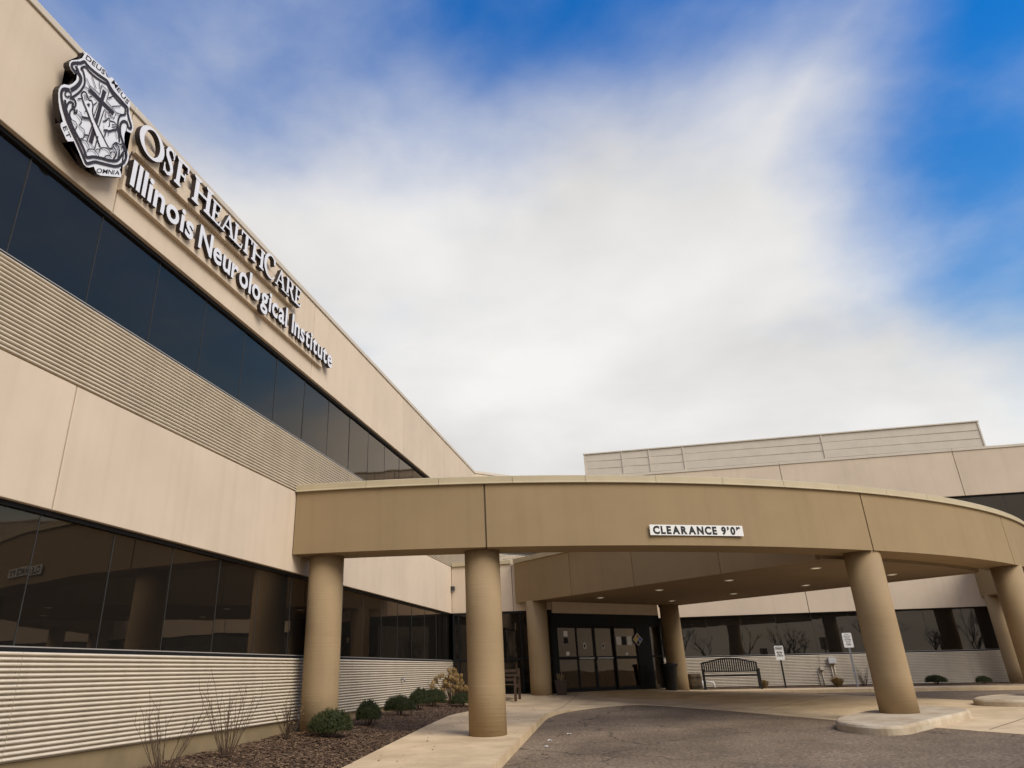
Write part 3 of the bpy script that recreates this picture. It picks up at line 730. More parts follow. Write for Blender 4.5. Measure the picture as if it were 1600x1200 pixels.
sign2 = empty('plain_wall_lettering', (XW, 7.0, 6.98), 'lower row of white sans channel letters reading Illinois Neurological Institute', 'wall sign')
part_world(box('raceway', XW-0.005, X_RACE, 7.08, 13.96, 6.973, 7.216, 'panel'), sign2)
_cache = {}
def char_mesh(c):
    if c not in _cache:
        me = text_mesh(c, 0.022, 0.0); vs = [v.co.copy() for v in me.vertices]
        x0 = min(v.x for v in vs); x1 = max(v.x for v in vs); _cache[c] = (me, x0, x1)
    return _cache[c]
capme, _, _ = char_mesh('I'); CAPH = max(v.co.y for v in capme.vertices)-min(v.co.y for v in capme.vertices); CAPB = min(v.co.y for v in capme.vertices)
def word(txt, ya, yb, zb, hcap, parent, x0, x1, gap_=0.072):
    ms = [char_mesh(c) for c in txt]; tot = sum(m[2]-m[1] for m in ms)+gap_*(len(ms)-1)
    sy = (yb-ya)/tot; sz = hcap/CAPH; y = ya
    for c, (me, a, b) in zip(txt, ms):
        bm = bmesh.new(); bm.from_mesh(me)
        bmesh.ops.remove_doubles(bm, verts=bm.verts, dist=1e-5)
        for v in bm.verts: v.co = Vector((x1, y+(v.co.x-a)*sy, zb+(v.co.y-CAPB)*sz))
        r = bmesh.ops.extrude_face_region(bm, geom=bm.faces[:])
        top = [e for e in r['geom'] if isinstance(e, bmesh.types.BMVert)]
        for v in top: v.co.x = x0
        bmesh.ops.recalc_face_normals(bm, faces=bm.faces)
        for f in bm.faces: f.smooth = False; f.material_index = 0 if (abs(f.normal.x) > 0.9 and f.calc_center_median().x > (x0+x1)/2) else 1
        part_world(finish('letter', bm, ['white', 'dark'], recalc=False), parent)
        y += (b-a)*sy+gap_*sy
word('Illinois', 7.126, 8.690, 7.074, 0.426, sign2, X_RACE-0.01, X_FACE)
word('Neurological', 8.852, 12.040, 7.074, 0.426, sign2, X_RACE-0.01, X_FACE)
word('Institute', 12.253, 14.324, 7.074, 0.426, sign2, X_RACE-0.01, X_FACE)
CREST_OUT = [[5.823,8.233],[5.851,8.264],[5.891,8.277],[6.209,8.314],[6.25,8.307],[6.273,8.243],[6.312,8.245],[6.351,8.298],[6.38,8.314],[6.743,8.248],[6.783,8.23],[6.795,8.183],[6.786,8.134],[6.808,8.077],[6.856,8.026],[6.91,7.956],[6.939,7.899],[6.939,7.842],[6.91,7.786],[6.861,7.756],[6.808,7.746],[6.797,7.681],[6.805,7.621],[6.839,7.569],[6.901,7.518],[6.946,7.453],[6.965,7.378],[6.956,7.305],[6.921,7.225],[6.872,7.15],[6.836,7.108],[6.861,7.089],[6.899,7.046],[6.888,7.009],[6.538,6.785],[6.48,6.769],[6.429,6.798],[6.398,6.825],[6.326,6.754],[6.284,6.735],[6.236,6.735],[6.191,6.772],[6.116,6.835],[6.027,6.906],[6.005,6.924],[5.958,6.869],[5.919,6.85],[5.882,6.861],[5.77,6.948],[5.75,6.981],[5.758,7.012],[5.782,7.043],[5.734,7.098],[5.687,7.168],[5.646,7.254],[5.615,7.348],[5.607,7.413],[5.622,7.478],[5.661,7.539],[5.736,7.592],[5.784,7.668],[5.818,7.753],[5.816,7.804],[5.767,7.812],[5.707,7.82],[5.664,7.853],[5.656,7.9],[5.681,7.956],[5.771,8.054],[5.826,8.136],[5.834,8.182]]
CREST_ST = [[0.0248,1,[[5.806,7.86],[5.746,7.846],[5.7,7.867],[5.699,7.914],[5.747,7.971],[5.812,8.034],[5.869,8.111],[5.919,8.104],[6.01,8.108],[6.129,8.131],[6.236,8.163],[6.304,8.175],[6.36,8.14],[6.446,8.116],[6.555,8.111],[6.667,8.105],[6.746,8.099],[6.767,8.031],[6.817,7.958],[6.876,7.893],[6.881,7.845],[6.836,7.826],[6.791,7.868],[6.733,7.848],[6.689,7.778],[6.688,7.693],[6.72,7.607],[6.767,7.556],[6.814,7.505],[6.881,7.446],[6.905,7.366],[6.884,7.262],[6.817,7.153],[6.742,7.083],[6.629,7.018],[6.494,6.949],[6.387,6.889],[6.277,6.781],[6.23,6.801],[6.154,6.864],[6.037,6.954],[5.94,7.017],[5.839,7.096],[5.76,7.181],[5.695,7.276],[5.654,7.363],[5.651,7.432],[5.687,7.485],[5.753,7.529]]],[0.0326,1,[[5.82,7.873],[5.87,7.844],[5.874,7.762],[5.835,7.651],[5.773,7.542]]],[0.0159,1,[[5.747,7.906],[5.778,7.92],[5.816,7.89],[5.783,7.838],[5.746,7.846]]],[0.0185,1,[[5.8,7.441],[5.855,7.532],[5.914,7.659],[5.948,7.797],[5.929,7.888],[5.879,7.961],[5.841,7.969],[5.897,8.05],[5.978,8.044],[6.098,8.057],[6.227,8.098],[6.31,8.129],[6.359,8.094],[6.445,8.069],[6.57,8.055],[6.698,8.064],[6.721,7.992],[6.725,7.961],[6.645,7.87],[6.628,7.777],[6.651,7.662],[6.696,7.566],[6.731,7.484]]],[0.0241,1,[[5.721,7.34],[5.783,7.22],[5.86,7.143],[5.961,7.065],[6.071,7.001],[6.186,6.919],[6.249,6.861],[6.348,6.941],[6.476,7.018],[6.611,7.084],[6.733,7.168],[6.79,7.257],[6.828,7.373]]],[0.0135,1,[[5.791,7.454],[5.784,7.5],[5.739,7.501],[5.703,7.448],[5.712,7.404],[5.753,7.409],[5.767,7.448]]],[0.0174,1,[[5.783,7.421],[5.846,7.461],[5.888,7.435],[5.888,7.373],[5.85,7.345],[5.853,7.394],[5.815,7.387],[5.779,7.335],[5.771,7.241]]],[0.0155,1,[[5.925,7.363],[5.935,7.319],[5.9,7.285],[5.899,7.331],[5.858,7.315],[5.835,7.255],[5.846,7.193],[5.89,7.158]]],[0.0099,0,[[6.031,7.759],[6.035,7.855],[6.222,7.876],[6.219,8.034],[6.364,8.048],[6.356,7.879],[6.564,7.857],[6.545,7.735],[6.351,7.73],[6.341,7.623],[6.323,7.403]]],[0.0093,0,[[6.031,7.759],[6.237,7.751],[6.205,7.475]]],[0.012,0,[[6.218,7.38],[6.191,7.076],[6.339,7.068],[6.346,7.273]]],[0.0134,1,[[5.945,7.612],[5.941,7.646],[5.965,7.689],[6.004,7.702],[6.062,7.652],[6.084,7.65],[6.118,7.669],[6.155,7.615],[6.171,7.532],[6.237,7.449],[6.401,7.349],[6.566,7.256],[6.631,7.307]]],[0.0132,1,[[5.945,7.612],[5.999,7.543],[6.075,7.482],[6.155,7.412],[6.303,7.27],[6.421,7.154]]],[0.0051,0,[[5.973,7.653],[6.017,7.58]]],[0.0051,0,[[5.989,7.673],[6.034,7.605]]],[0.0051,0,[[6.009,7.68],[6.049,7.619]]],[0.0145,0,[[6.062,7.555],[6.098,7.598]]],[0.0145,0,[[6.073,7.592],[6.096,7.553]]],[0.0119,1,[[6.368,7.543],[6.414,7.587],[6.447,7.658],[6.483,7.645],[6.558,7.685],[6.614,7.676],[6.623,7.617]]],[0.0099,1,[[6.475,7.627],[6.494,7.577],[6.478,7.542]]],[0.0056,0,[[6.527,7.626],[6.602,7.672]]],[0.0056,0,[[6.533,7.604],[6.608,7.649]]],[0.0056,0,[[6.534,7.577],[6.607,7.624]]],[0.0183,1,[[6.417,7.432],[6.471,7.471],[6.516,7.495],[6.566,7.554],[6.637,7.612]]],[0.0065,0,[[6.499,7.461],[6.512,7.412]]],[0.0066,0,[[6.617,7.562],[6.675,7.494]]],[0.0127,0,[[6.454,7.435],[6.452,7.348]]],[0.0085,0,[[6.022,8.019],[6.141,7.897]]],[0.0084,0,[[5.948,7.906],[6.03,7.851]]],[0.0086,0,[[6.161,8.037],[6.202,7.952]]],[0.0082,0,[[5.956,7.767],[6.015,7.782]]],[0.012,0,[[5.897,7.508],[5.955,7.561]]],[0.0084,0,[[6.053,7.676],[6.104,7.735]]],[0.0095,0,[[6.153,7.63],[6.2,7.714]]],[0.0113,0,[[6.367,7.935],[6.44,8.034]]],[0.0091,0,[[6.462,7.876],[6.614,8.016]]],[0.0091,0,[[6.557,7.845],[6.657,7.903]]],[0.0204,0,[[6.03,7.322],[6.162,7.407]]],[0.009,0,[[6.048,7.427],[6.065,7.464]]],[0.0144,0,[[6.127,7.116],[6.182,7.154]]],[0.0097,0,[[6.373,7.694],[6.407,7.614]]],[0.0099,0,[[6.423,7.748],[6.492,7.685]]],[0.009,1,[[5.96,7.362],[6.005,7.348],[6.028,7.305]]],[0.0089,1,[[5.943,7.296],[6.004,7.285],[6.033,7.247],[6.007,7.169]]],[0.0088,1,[[5.89,7.158],[5.943,7.172],[5.98,7.141],[5.966,7.068]]],[0.0091,1,[[6.025,7.168],[6.094,7.173],[6.124,7.126],[6.114,7.056],[6.068,7.009]]],[0.0091,1,[[6.082,7.0],[6.152,7.045],[6.217,7.025],[6.246,6.986]]],[0.0092,1,[[6.22,6.925],[6.242,6.978],[6.313,7.028],[6.388,7.023],[6.42,6.996]]],[0.0095,1,[[6.426,7.064],[6.415,7.107],[6.46,7.173],[6.538,7.213],[6.595,7.194],[6.628,7.166]]],[0.0096,1,[[6.52,7.041],[6.532,7.092],[6.595,7.146],[6.641,7.143]]],[0.0097,1,[[6.595,7.194],[6.635,7.24],[6.679,7.247]]],[0.0082,1,[[6.345,7.043],[6.382,7.091],[6.422,7.102]]],[0.0164,1,[[6.673,7.146],[6.706,7.246],[6.684,7.305],[6.642,7.315],[6.613,7.325]]],[0.0168,1,[[6.754,7.24],[6.755,7.316],[6.732,7.375],[6.685,7.404],[6.657,7.382]]],[0.0168,1,[[6.803,7.31],[6.83,7.407],[6.827,7.471],[6.786,7.456],[6.789,7.419]]],[0.0122,1,[[6.607,7.321],[6.656,7.413],[6.73,7.439],[6.784,7.492],[6.839,7.491]]]]
CREST_CROSS = [[[6.256,8.001],[6.33,8.012],[6.315,7.862],[6.294,7.096],[6.224,7.097],[6.252,7.765]],[[6.054,7.838],[6.537,7.845],[6.521,7.767],[6.044,7.763]]]
CREST_ARM = [[5.946,7.629],[5.965,7.681],[6.005,7.698],[6.063,7.647],[6.104,7.646],[6.125,7.67],[6.153,7.613],[6.169,7.531],[6.235,7.447],[6.553,7.257],[6.428,7.159],[6.308,7.274],[6.16,7.416],[6.076,7.493],[6.0,7.554]]
CREST_HAND = [[6.402,7.511],[6.452,7.629],[6.482,7.633],[6.566,7.682],[6.614,7.665],[6.613,7.603],[6.513,7.505],[6.423,7.448]]
CREST_TXT = [["DEUS",[5.871,8.169],[6.224,8.219],[0.012,0.081]],["MEUS",[6.371,8.225],[6.729,8.148],[0.036,0.077]],["OMNIA",[6.454,6.767],[6.852,7.019],[-0.002,0.072]],["ET",[5.789,6.968],[5.9,6.877],[0.05,0.064]]]
crest = empty('crest_sign', (XW, 6.15, 6.65), 'white and dark shield crest with crossed arms and Latin motto banners', 'crest sign')
XC0, XC1 = XW+0.112, -6.32
bm = bmesh.new(); yz_shape(bm, CREST_OUT, XC0, XC1); bmesh.ops.triangulate(bm, faces=[f for f in bm.faces if len(f.verts) > 4])
part_world(finish('shield', bm, ['white', 'dark']), crest)
def catmull(p, n=5):
    out = []
    for i in range(len(p)-1):
        a = p[max(0, i-1)]; b = p[i]; c = p[i+1]; d = p[min(len(p)-1, i+2)]
        for k in range(n):
            t = k/n
            out.append(tuple(0.5*((2*b[j])+(-a[j]+c[j])*t+(2*a[j]-5*b[j]+4*c[j]-d[j])*t*t+(-a[j]+3*b[j]-3*c[j]+d[j])*t**3) for j in (0, 1)))
    return out+[tuple(p[-1])]
def flat_poly(bm, poly, x):
    f = bm.faces.new([bm.verts.new((x, y, z)) for y, z in poly])
    return f
def ribbon(bm, pts, w, x):
    prev = None; n = len(pts)
    for i, p in enumerate(pts):
        a = pts[max(0, i-1)]; b = pts[min(n-1, i+1)]; dy, dz = b[0]-a[0], b[1]-a[1]; l = math.hypot(dy, dz) or 1; ny, nz = -dz/l*w/2, dy/l*w/2
        cur = (bm.verts.new((x, p[0]+ny, p[1]+nz)), bm.verts.new((x, p[0]-ny, p[1]-nz)))
        if prev: bm.faces.new((prev[0], prev[1], cur[1], cur[0]))
        prev = cur
bm = bmesh.new()
for i, p in enumerate(CREST_CROSS): flat_poly(bm, p, XC1+0.004+0.0008*i)
part_world(finish('cross', bm, 'dark', recalc=False), crest)
bm = bmesh.new(); flat_poly(bm, CREST_ARM, XC1+0.008); flat_poly(bm, CREST_HAND, XC1+0.0088); part_world(finish('arms', bm, 'white', recalc=False), crest)
bm = bmesh.new()
for i, (w, s_, p) in enumerate(CREST_ST): ribbon(bm, catmull(p) if s_ else p, w*1.6, XC1+0.0100+0.0002*i)
part_world(finish('linework', bm, 'dark', recalc=False), crest)
def thin_mesh(c):
    me = text_mesh(c, 0.006); xs_ = [v.co.x for v in me.vertices]; return me, min(xs_), max(xs_)
for txt, a, b, u in CREST_TXT:
    ms = [thin_mesh(c) for c in txt]; g_ = 0.10; tot = sum(m[2]-m[1] for m in ms)+g_*(len(ms)-1)
    dy, dz = b[0]-a[0], b[1]-a[1]; x = 0; bm = bmesh.new()
    for me, c0, c1 in ms:
        idx = len(bm.verts); bm.from_mesh(me); bm.verts.ensure_lookup_table()
        for v in bm.verts[idx:]:
            s_ = (v.co.x-c0+x)/tot; h = (v.co.y-CAPB)/CAPH
            v.co = Vector((XC1+0.005, a[0]+dy*s_+u[0]*h, a[1]+dz*s_+u[1]*h))
        x += c1-c0+g_
    part_world(finish('motto_word', bm, 'ink', recalc=False), crest)
for y, z in ((6.0, 7.8), (6.6, 7.7), (6.3, 7.1)): part_world(tube('standoff', [(XW-0.01, y, z), (XC0+0.01, y, z)], 0.025, 'dark'), crest)
part_world(tube('conduit', [(XC0+0.03, 6.80, 7.45), (XC0+0.02, 6.95, 7.40), (XW+0.03, 7.03, 7.38)], 0.012, 'dark'), crest)
part_world(tube('conduit', [(XW+0.04, 7.18, 7.70), (XW+0.04, 7.15, 7.55), (XW+0.06, 7.13, 7.42)], 0.012, 'dark'), sign2)

# clearance plate on the curved fascia
ca_ = math.degrees(math.atan2(15.10-CY, 1.05-CX)); pc = arc(RO+0.022, ca_); tang = Vector((-math.sin(R(ca_)), math.cos(R(ca_)))); nrm = Vector((math.cos(R(ca_)), math.sin(R(ca_))))
def mpS(t, n, z): return (pc[0]+tang.x*t+nrm.x*n, pc[1]+tang.y*t+nrm.y*n, z)
csign = empty('clearance_sign', (pc[0], pc[1], 3.04), 'long white clearance plate with black letters on the curved tan fascia', 'sign')
part_world(box('plate', -0.97, 0.97, -0.004, 0.010, 3.04, 3.237, 'signwhite', mp=mpS), csign)
def flat_text(txt, wid, hcap, mp, t0, z0, n, mat, parent, name='lettering', bold=0.03, gap_=0.10, space=0.38):
    bm = bmesh.new(); items = []; x = 0
    for c in txt:
        if c == ' ': x += space; continue
        k = c+'b'
        if k not in _cache:
            me = text_mesh(c, bold); xs_ = [v.co.x for v in me.vertices]; _cache[k] = (me, min(xs_), max(xs_))
        me, a, b = _cache[k]; items.append((me, a, x)); x += b-a+gap_
    tot = x-gap_; s = wid/tot; sz = hcap/CAPH
    for me, a, x in items:
        idx = len(bm.verts); bm.from_mesh(me); bm.verts.ensure_lookup_table()
        for v in bm.verts[idx:]: v.co = Vector(mp(t0+(v.co.x-a+x)*s, n, z0+(v.co.y-CAPB)*sz))
    return part_world(finish(name, bm, mat, recalc=False), parent)
flat_text("CLEARANCE 9\u20190\u201d", 1.82, 0.142, mpS, -0.91, 3.066, 0.0135, 'ink', csign, bold=0.05, gap_=0.13)

# ------------------------------------------------------------------ things by the doors and along the walls
def thing(name, loc, label, cat, group=None): return empty(name, loc, label, cat, group)
def PW(o, p): return part_world(o, p)

# wall light at the inner corner
wl_ = thing('wall_light', (-6.47, 25.57, 3.25), 'small dark wall light at the inner corner above the glass', 'wall light')
PW(box('housing', -6.52, -6.40, 25.45, 25.60, 3.27, 3.41, 'sealant', bevel=0.015), wl_); PW(box('lens', -6.50, -6.42, 25.44, 25.50, 3.24, 3.268, 'galv', bevel=0.008), wl_)
# hose tap
hb = thing('hose_tap', (-6.5, 20.06, 0.59), 'small grey hose tap on the corrugated wall above the shrubs', 'tap')
PW(tube('spout', [(-6.53, 20.06, 0.60), (-6.44, 20.06, 0.60), (-6.40, 20.06, 0.55)], 0.018, 'galv'), hb)
bm = bmesh.new(); add_lathe(bm, [(0.045, -0.008), (0.05, 0.0), (0.045, 0.008)], 0, 0, 14)
o = finish('handle', bm, 'galv', smooth=True); o.location = (-6.42, 20.06, 0.645); PW(o, hb)

# black metal bench by the far wall
b1 = thing('metal_bench', (2.5, 30.15, -0.02), 'black metal bench with arched slatted back against the far wall', 'bench')
x0, x1, yb, yf, zg = 1.57, 3.43, 30.36, 29.82, -0.02
def arch(t): return 0.84+0.15*math.sin(math.pi*t)**1.3
for x in (x0, x1):
    PW(box('leg', x-0.03, x+0.03, yf-0.02, yf+0.03, zg, 0.60, 'black', bevel=0.008), b1); PW(box('leg', x-0.03, x+0.03, yb-0.03, yb+0.02, zg, 0.86, 'black', bevel=0.008), b1)
    PW(box('armrest', x-0.035, x+0.035, yf-0.05, yb-0.02, 0.602, 0.635, 'black', bevel=0.01), b1)
PW(tube('back_rail', [(x0+(x1-x0)*i/16, yb, arch(i/16)) for i in range(17)], 0.026, 'black'), b1)
PW(box('back_rail', x0+0.03, x1-0.03, yb-0.02, yb+0.02, 0.53, 0.575, 'black'), b1)
for i in range(1, 25):
    t = i/25; x = x0+(x1-x0)*t; PW(box('slat', x-0.024, x+0.024, yb-0.008, yb+0.008, 0.575, arch(t)-0.01, 'black'), b1)
PW(box('seat_rail', x0+0.03, x1-0.03, yf-0.02, yf+0.02, 0.395, 0.435, 'black'), b1); PW(box('seat_rail', x0+0.03, x1-0.03, yb-0.05, yb-0.02, 0.395, 0.435, 'black'), b1)
for i in range(1, 25):
    x = x0+(x1-x0)*i/25; PW(box('seat_slat', x-0.019, x+0.019, yf, yb-0.05, 0.437, 0.45, 'black'), b1)

# brown bench left of the doors
b2 = thing('wooden_bench', (-4.7, 23.6, -0.05), 'dark brown wooden bench half hidden behind the second front column', 'bench')
gz = zplaza(-4.6, 23.4)
xa, xb, ya, yb2 = -5.35, -4.05, 23.15, 23.85
for x in (xa, xb):
    PW(box('leg', x-0.035, x+0.035, ya-0.035, ya+0.035, gz-0.02, 0.575, 'wood', bevel=0.006), b2); PW(box('leg', x-0.035, x+0.035, yb2-0.035, yb2+0.035, gz-0.02, 0.80, 'wood', bevel=0.006), b2)
    PW(box('armrest', x-0.045, x+0.045, ya-0.06, yb2-0.036, 0.577, 0.612, 'wood', bevel=0.008), b2); PW(box('side_rail', x-0.02, x+0.02, ya+0.036, yb2-0.036, 0.29, 0.36, 'wood'), b2)
for i in range(5):
    y = ya+0.02+i*0.135; PW(box('seat_slat', xa-0.02, xb+0.02, y-0.05, y+0.05, 0.362, 0.388, 'wood', bevel=0.005), b2)
for z in (0.50, 0.62, 0.74): PW(box('back_slat', xa+0.036, xb-0.036, yb2-0.015, yb2+0.015, z-0.04, z+0.04, 'wood', bevel=0.005), b2)

# planter pot, bin, barrel
gzp = zplaza(-2.97, 25.2)
pt = thing('planter_pot', (-2.95, 25.2, gzp), 'dark brown square planter pot beside the left door column', 'plant pot')
bm = bmesh.new(); add_hex(bm, [(-3.08, 25.08, gzp-0.01), (-2.82, 25.08, gzp-0.01), (-2.82, 25.34, gzp-0.01), (-3.08, 25.34, gzp-0.01), (-3.13, 25.03, 0.40), (-2.77, 25.03, 0.40), (-2.77, 25.39, 0.40), (-3.13, 25.39, 0.40)])
PW(finish('pot_body', bm, 'pot'), pt); PW(box('rim', -3.15, -2.75, 25.01, 25.41, 0.402, 0.45, 'pot', bevel=0.01), pt)
bm = bmesh.new()
for _ in range(26):
    a = random.uniform(0, 6.28); r = random.uniform(0.02, 0.16); L = random.uniform(0.08, 0.2)
    add_tube(bm, [(-2.95+r*0.5*math.cos(a), 25.21+r*0.5*math.sin(a), 0.42), (-2.95+r*math.cos(a), 25.21+r*math.sin(a), 0.45+L)], [0.006, 0.003], 3, False)
PW(finish('dry_stems', bm, 'straw', recalc=False), pt)
tr = thing('litter_bin', (0.38, 28.25, 0.05), 'tall black plastic rubbish bin in front of the right door column', 'rubbish bin')
gb = zplaza(0.38, 28.25)
bm = bmesh.new(); add_lathe(bm, [(0.19, gb-0.01), (0.20, gb+0.03), (0.255, 0.74), (0.262, 0.76)], 0.38, 28.25, 28); o = finish('bin_body', bm, 'black')
for p in o.data.polygons: p.use_smooth = abs(p.normal.z) < 0.5
PW(o, tr)
bm = bmesh.new(); add_lathe(bm, [(0.285, 0.76), (0.295, 0.775), (0.295, 0.83), (0.27, 0.86), (0.15, 0.862)], 0.38, 28.25, 28); PW(finish('rim', bm, 'black'), tr)
br = thing('barrel_planter', (1.27, 30.75, 0.0), 'weathered half barrel planter between the bin and the metal bench', 'barrel')
for k in range(18):
    a0, a1 = 2*math.pi*k/18+0.012, 2*math.pi*(k+1)/18-0.012; bm = bmesh.new(); rows = []
    for r, z in ((0.20, -0.03), (0.245, 0.14), (0.255, 0.26), (0.245, 0.40), (0.235, 0.49)):
        rows.append([bm.verts.new((1.27+q*math.cos(a), 30.75+q*math.sin(a), z)) for q, a in ((r-0.025, a0), (r, a0), (r, a1), (r-0.025, a1))])
    for p, q in zip(rows, rows[1:]):
        for j in range(4): bm.faces.new((p[j], p[(j+1) % 4], q[(j+1) % 4], q[j]))
    bm.faces.new(rows[0][::-1]); bm.faces.new(rows[-1]); PW(finish('stave', bm, 'barrel'), br)
for z, r in ((0.08, 0.232), (0.38, 0.252)):
    bm = bmesh.new(); add_lathe(bm, [(r, z-0.02), (r+0.006, z-0.02), (r+0.003, z+0.02), (r-0.003, z+0.02)], 1.27, 30.75, 28); PW(finish('hoop', bm, 'hoop'), br)
bm = bmesh.new(); add_lathe(bm, [(0.21, 0.42), (0.2, 0.44)], 1.27, 30.75, 18); PW(finish('soil', bm, 'mulch'), br)
bm = bmesh.new()
for _ in range(22):
    a = random.uniform(0, 6.28); r = random.uniform(0.03, 0.2); add_tube(bm, [(1.27+r*.6*math.cos(a), 30.75+r*.6*math.sin(a), 0.43), (1.27+r*math.cos(a), 30.75+r*math.sin(a), 0.50+random.uniform(0, .09))], [0.005, 0.002], 3, False)
PW(finish('dry_stems', bm, 'twig', recalc=False), br)
wp = thing('white_pipe', (1.75, 31.5, 0), 'bent white plastic pipe sticking out beside the metal bench', 'pipe')
PW(tube('vent_pipe', [(1.56, 31.3, -0.05), (1.56, 31.3, 0.18), (1.58, 31.32, 0.24)], 0.035, 'pvc'), wp)
PW(tube('elbow_pipe', [(1.62, 31.5, 0.20), (1.90, 31.5, 0.20), (1.96, 31.5, 0.18), (1.98, 31.5, 0.12), (1.98, 31.5, -0.05)], 0.03, 'pvc'), wp)

# notices and posts
def post_sign(name, x, y, za, zb, w, label, pmat, lines, header):
    t = thing(name, (x, y, -0.03), label, 'sign')
    PW(box('post', x-0.028, x+0.028, y-0.012, y+0.03, -0.1, zb-0.03, pmat), t)
    bm = bmesh.new(); pts = []
    for cx, cz, a0 in ((x+w/2-0.03, zb-0.03, 0), (x-w/2+0.03, zb-0.03, 90), (x-w/2+0.03, za+0.03, 180), (x+w/2-0.03, za+0.03, 270)):
        pts += [(cx+0.03*math.cos(R(a0+k*30)), cz+0.03*math.sin(R(a0+k*30))) for k in range(4)]
    a = [bm.verts.new((u, y-0.02, v)) for u, v in pts]; b = [bm.verts.new((u, y-0.014, v)) for u, v in pts]; n = len(pts)
    bm.faces.new(a); bm.faces.new(b[::-1])
    for i in range(n): bm.faces.new((a[i], a[(i+1) % n], b[(i+1) % n], b[i]))
    PW(finish('plate', bm, 'signwhite'), t)
    mp = lambda u, n_, z: (u, y-0.02-n_, z)
    if header:
        zt = zb-0.085; bm = bmesh.new(); o_ = []; i_ = []
        for k in range(25):
            a_ = 2*math.pi*k/24; sx = math.copysign(abs(math.cos(a_))**0.5, math.cos(a_)); sz = math.copysign(abs(math.sin(a_))**0.7, math.sin(a_))
            o_.append(bm.verts.new((x+0.125*sx, y-0.023, zt+0.052*sz))); i_.append(bm.verts.new((x+0.108*sx, y-0.023, zt+0.036*sz)))
        for k in range(24): bm.faces.new((o_[k], o_[k+1], i_[k+1], i_[k]))
        PW(finish('border', bm, 'ink', recalc=False), t)
        bm = bmesh.new(); add_box(bm, x-0.085, x+0.085, y-0.0235, y-0.0215, zt-0.013, zt+0.013); PW(finish('marking', bm, 'ink'), t)
    for (ln, wd, z, h) in lines:
        if isinstance(ln, str): flat_text(ln, wd, h, mp, x-wd/2, z, 0.003, 'ink', t, 'lettering', 0.02)
        else:
            u = x-wd/2
            for f in ln:
                if f > 0: PW(box('marking', u, u+f*wd, y-0.0235, y-0.0215, z, z+h, 'ink'), t)
                u += abs(f)*wd
post_sign('parking_sign', 4.32, 30.62, 0.89, 1.36, 0.30, 'lower white notice on a black post right of the metal bench', 'black',
          [([.45, -.08, .47], 0.19, 1.13, 0.034), ([.55, -.1, .35], 0.16, 1.07, 0.03), ([.14, -.08, .5, -.06, .22], 0.22, 1.01, 0.032)], True)
post_sign('notice_sign', 6.66, 30.62, 1.24, 1.72, 0.31, 'taller white notice with seven text lines on a grey steel post', 'galv',
          [('DO NOT', 0.14, 1.645, 0.032), ('LEAVE YOUR', 0.225, 1.59, 0.032), ('VEHICLE', 0.155, 1.537, 0.03), ('UNATTENDED', 0.235, 1.482, 0.03), ('WITH THE', 0.17, 1.427, 0.032), ('MOTOR', 0.13, 1.37, 0.034), ('RUNNING', 0.165, 1.315, 0.034)], False)
eb = thing('meter_box', (6.38, 32.5, 0.7), 'pale grey utility box with two conduits on the far corrugated wall', 'utility box')
PW(box('box_body', 6.24, 6.50, 32.42, 32.57, 0.73, 0.94, 'boxgrey', bevel=0.02), eb); PW(tube('conduit', [(6.32, 32.53, 0.73), (6.32, 32.53, -0.1)], 0.018, 'pipe'), eb); PW(tube('conduit', [(6.42, 32.53, 0.73), (6.42, 32.53, -0.1)], 0.018, 'pipe'), eb)
eb2 = thing('valve_box', (5.95, 32.5, 0.5), 'small tan valve box with pipes left of the grey utility box', 'utility box')
PW(box('box_body', 5.90, 6.04, 32.45, 32.57, 0.52, 0.63, 'pipe', bevel=0.012), eb2); PW(tube('conduit', [(5.92, 32.54, 0.55), (5.83, 32.54, 0.50), (5.83, 32.54, -0.1)], 0.015, 'pipe'), eb2); PW(tube('conduit', [(5.97, 32.54, 0.52), (5.97, 32.54, -0.1)], 0.015, 'pipe'), eb2)

# papers on the door glass
def paper(name, t, z, w, h, mat, label, off=-0.035, cat='notice'):
    o = box(name, t-w/2, t+w/2, off, off+0.003, z-h/2, z+h/2, mat, mp=mpE); return tag(o, label, cat)
paper('paper_notice', 2.83, 1.60, 0.22, 0.27, 'signwhite', 'left of two tall papers taped on the rightmost door leaf')
paper('paper_notice', 3.33, 1.60, 0.22, 0.27, 'signwhite', 'right of two tall papers taped on the rightmost door leaf')
paper('paper_notice', 3.08, 1.60, 0.18, 0.27, 'frame', 'dark grey poster between two papers on the rightmost door leaf')
paper('paper_notice', 3.14, 1.18, 0.12, 0.09, 'signwhite', 'small white card low on the rightmost door leaf')
paper('paper_notice', 0.54, 1.81, 0.17, 0.16, 'signwhite', 'small square white sticker high on the leftmost door leaf')
paper('paper_notice', 0.54, 1.60, 0.17, 0.17, 'frame', 'dark square sticker below the white one on the leftmost door leaf')
paper('paper_notice', 0.57, 1.21, 0.14, 0.11, 'signwhite', 'small white card low on the leftmost door leaf')
for t, lab in ((1.35, 'round white door decal on the second leaf from left'), (2.16, 'round white door decal on the third leaf from left')):
    rt_ = thing('round_decal', mpE(t, -0.09, 1.44), lab, 'decal')
    bm = bmesh.new(); v = [bm.verts.new(mpE(t+0.075*math.cos(2*math.pi*k/20), -0.088, 1.44+0.095*math.sin(2*math.pi*k/20))) for k in range(20)]; bm.faces.new(v); PW(finish('disc', bm, 'signwhite', recalc=False), rt_)
    bm = bmesh.new(); v = [bm.verts.new(mpE(t+0.045*math.cos(2*math.pi*k/16), -0.085, 1.44+0.06*math.sin(2*math.pi*k/16))) for k in range(16)]; bm.faces.new(v); PW(finish('symbol', bm, 'ink', recalc=False), rt_)
dm = thing('diamond_sign', mpE(3.68, 0.02, 1.64), 'small yellow and blue diamond hazard placard right of the doors', 'sign')
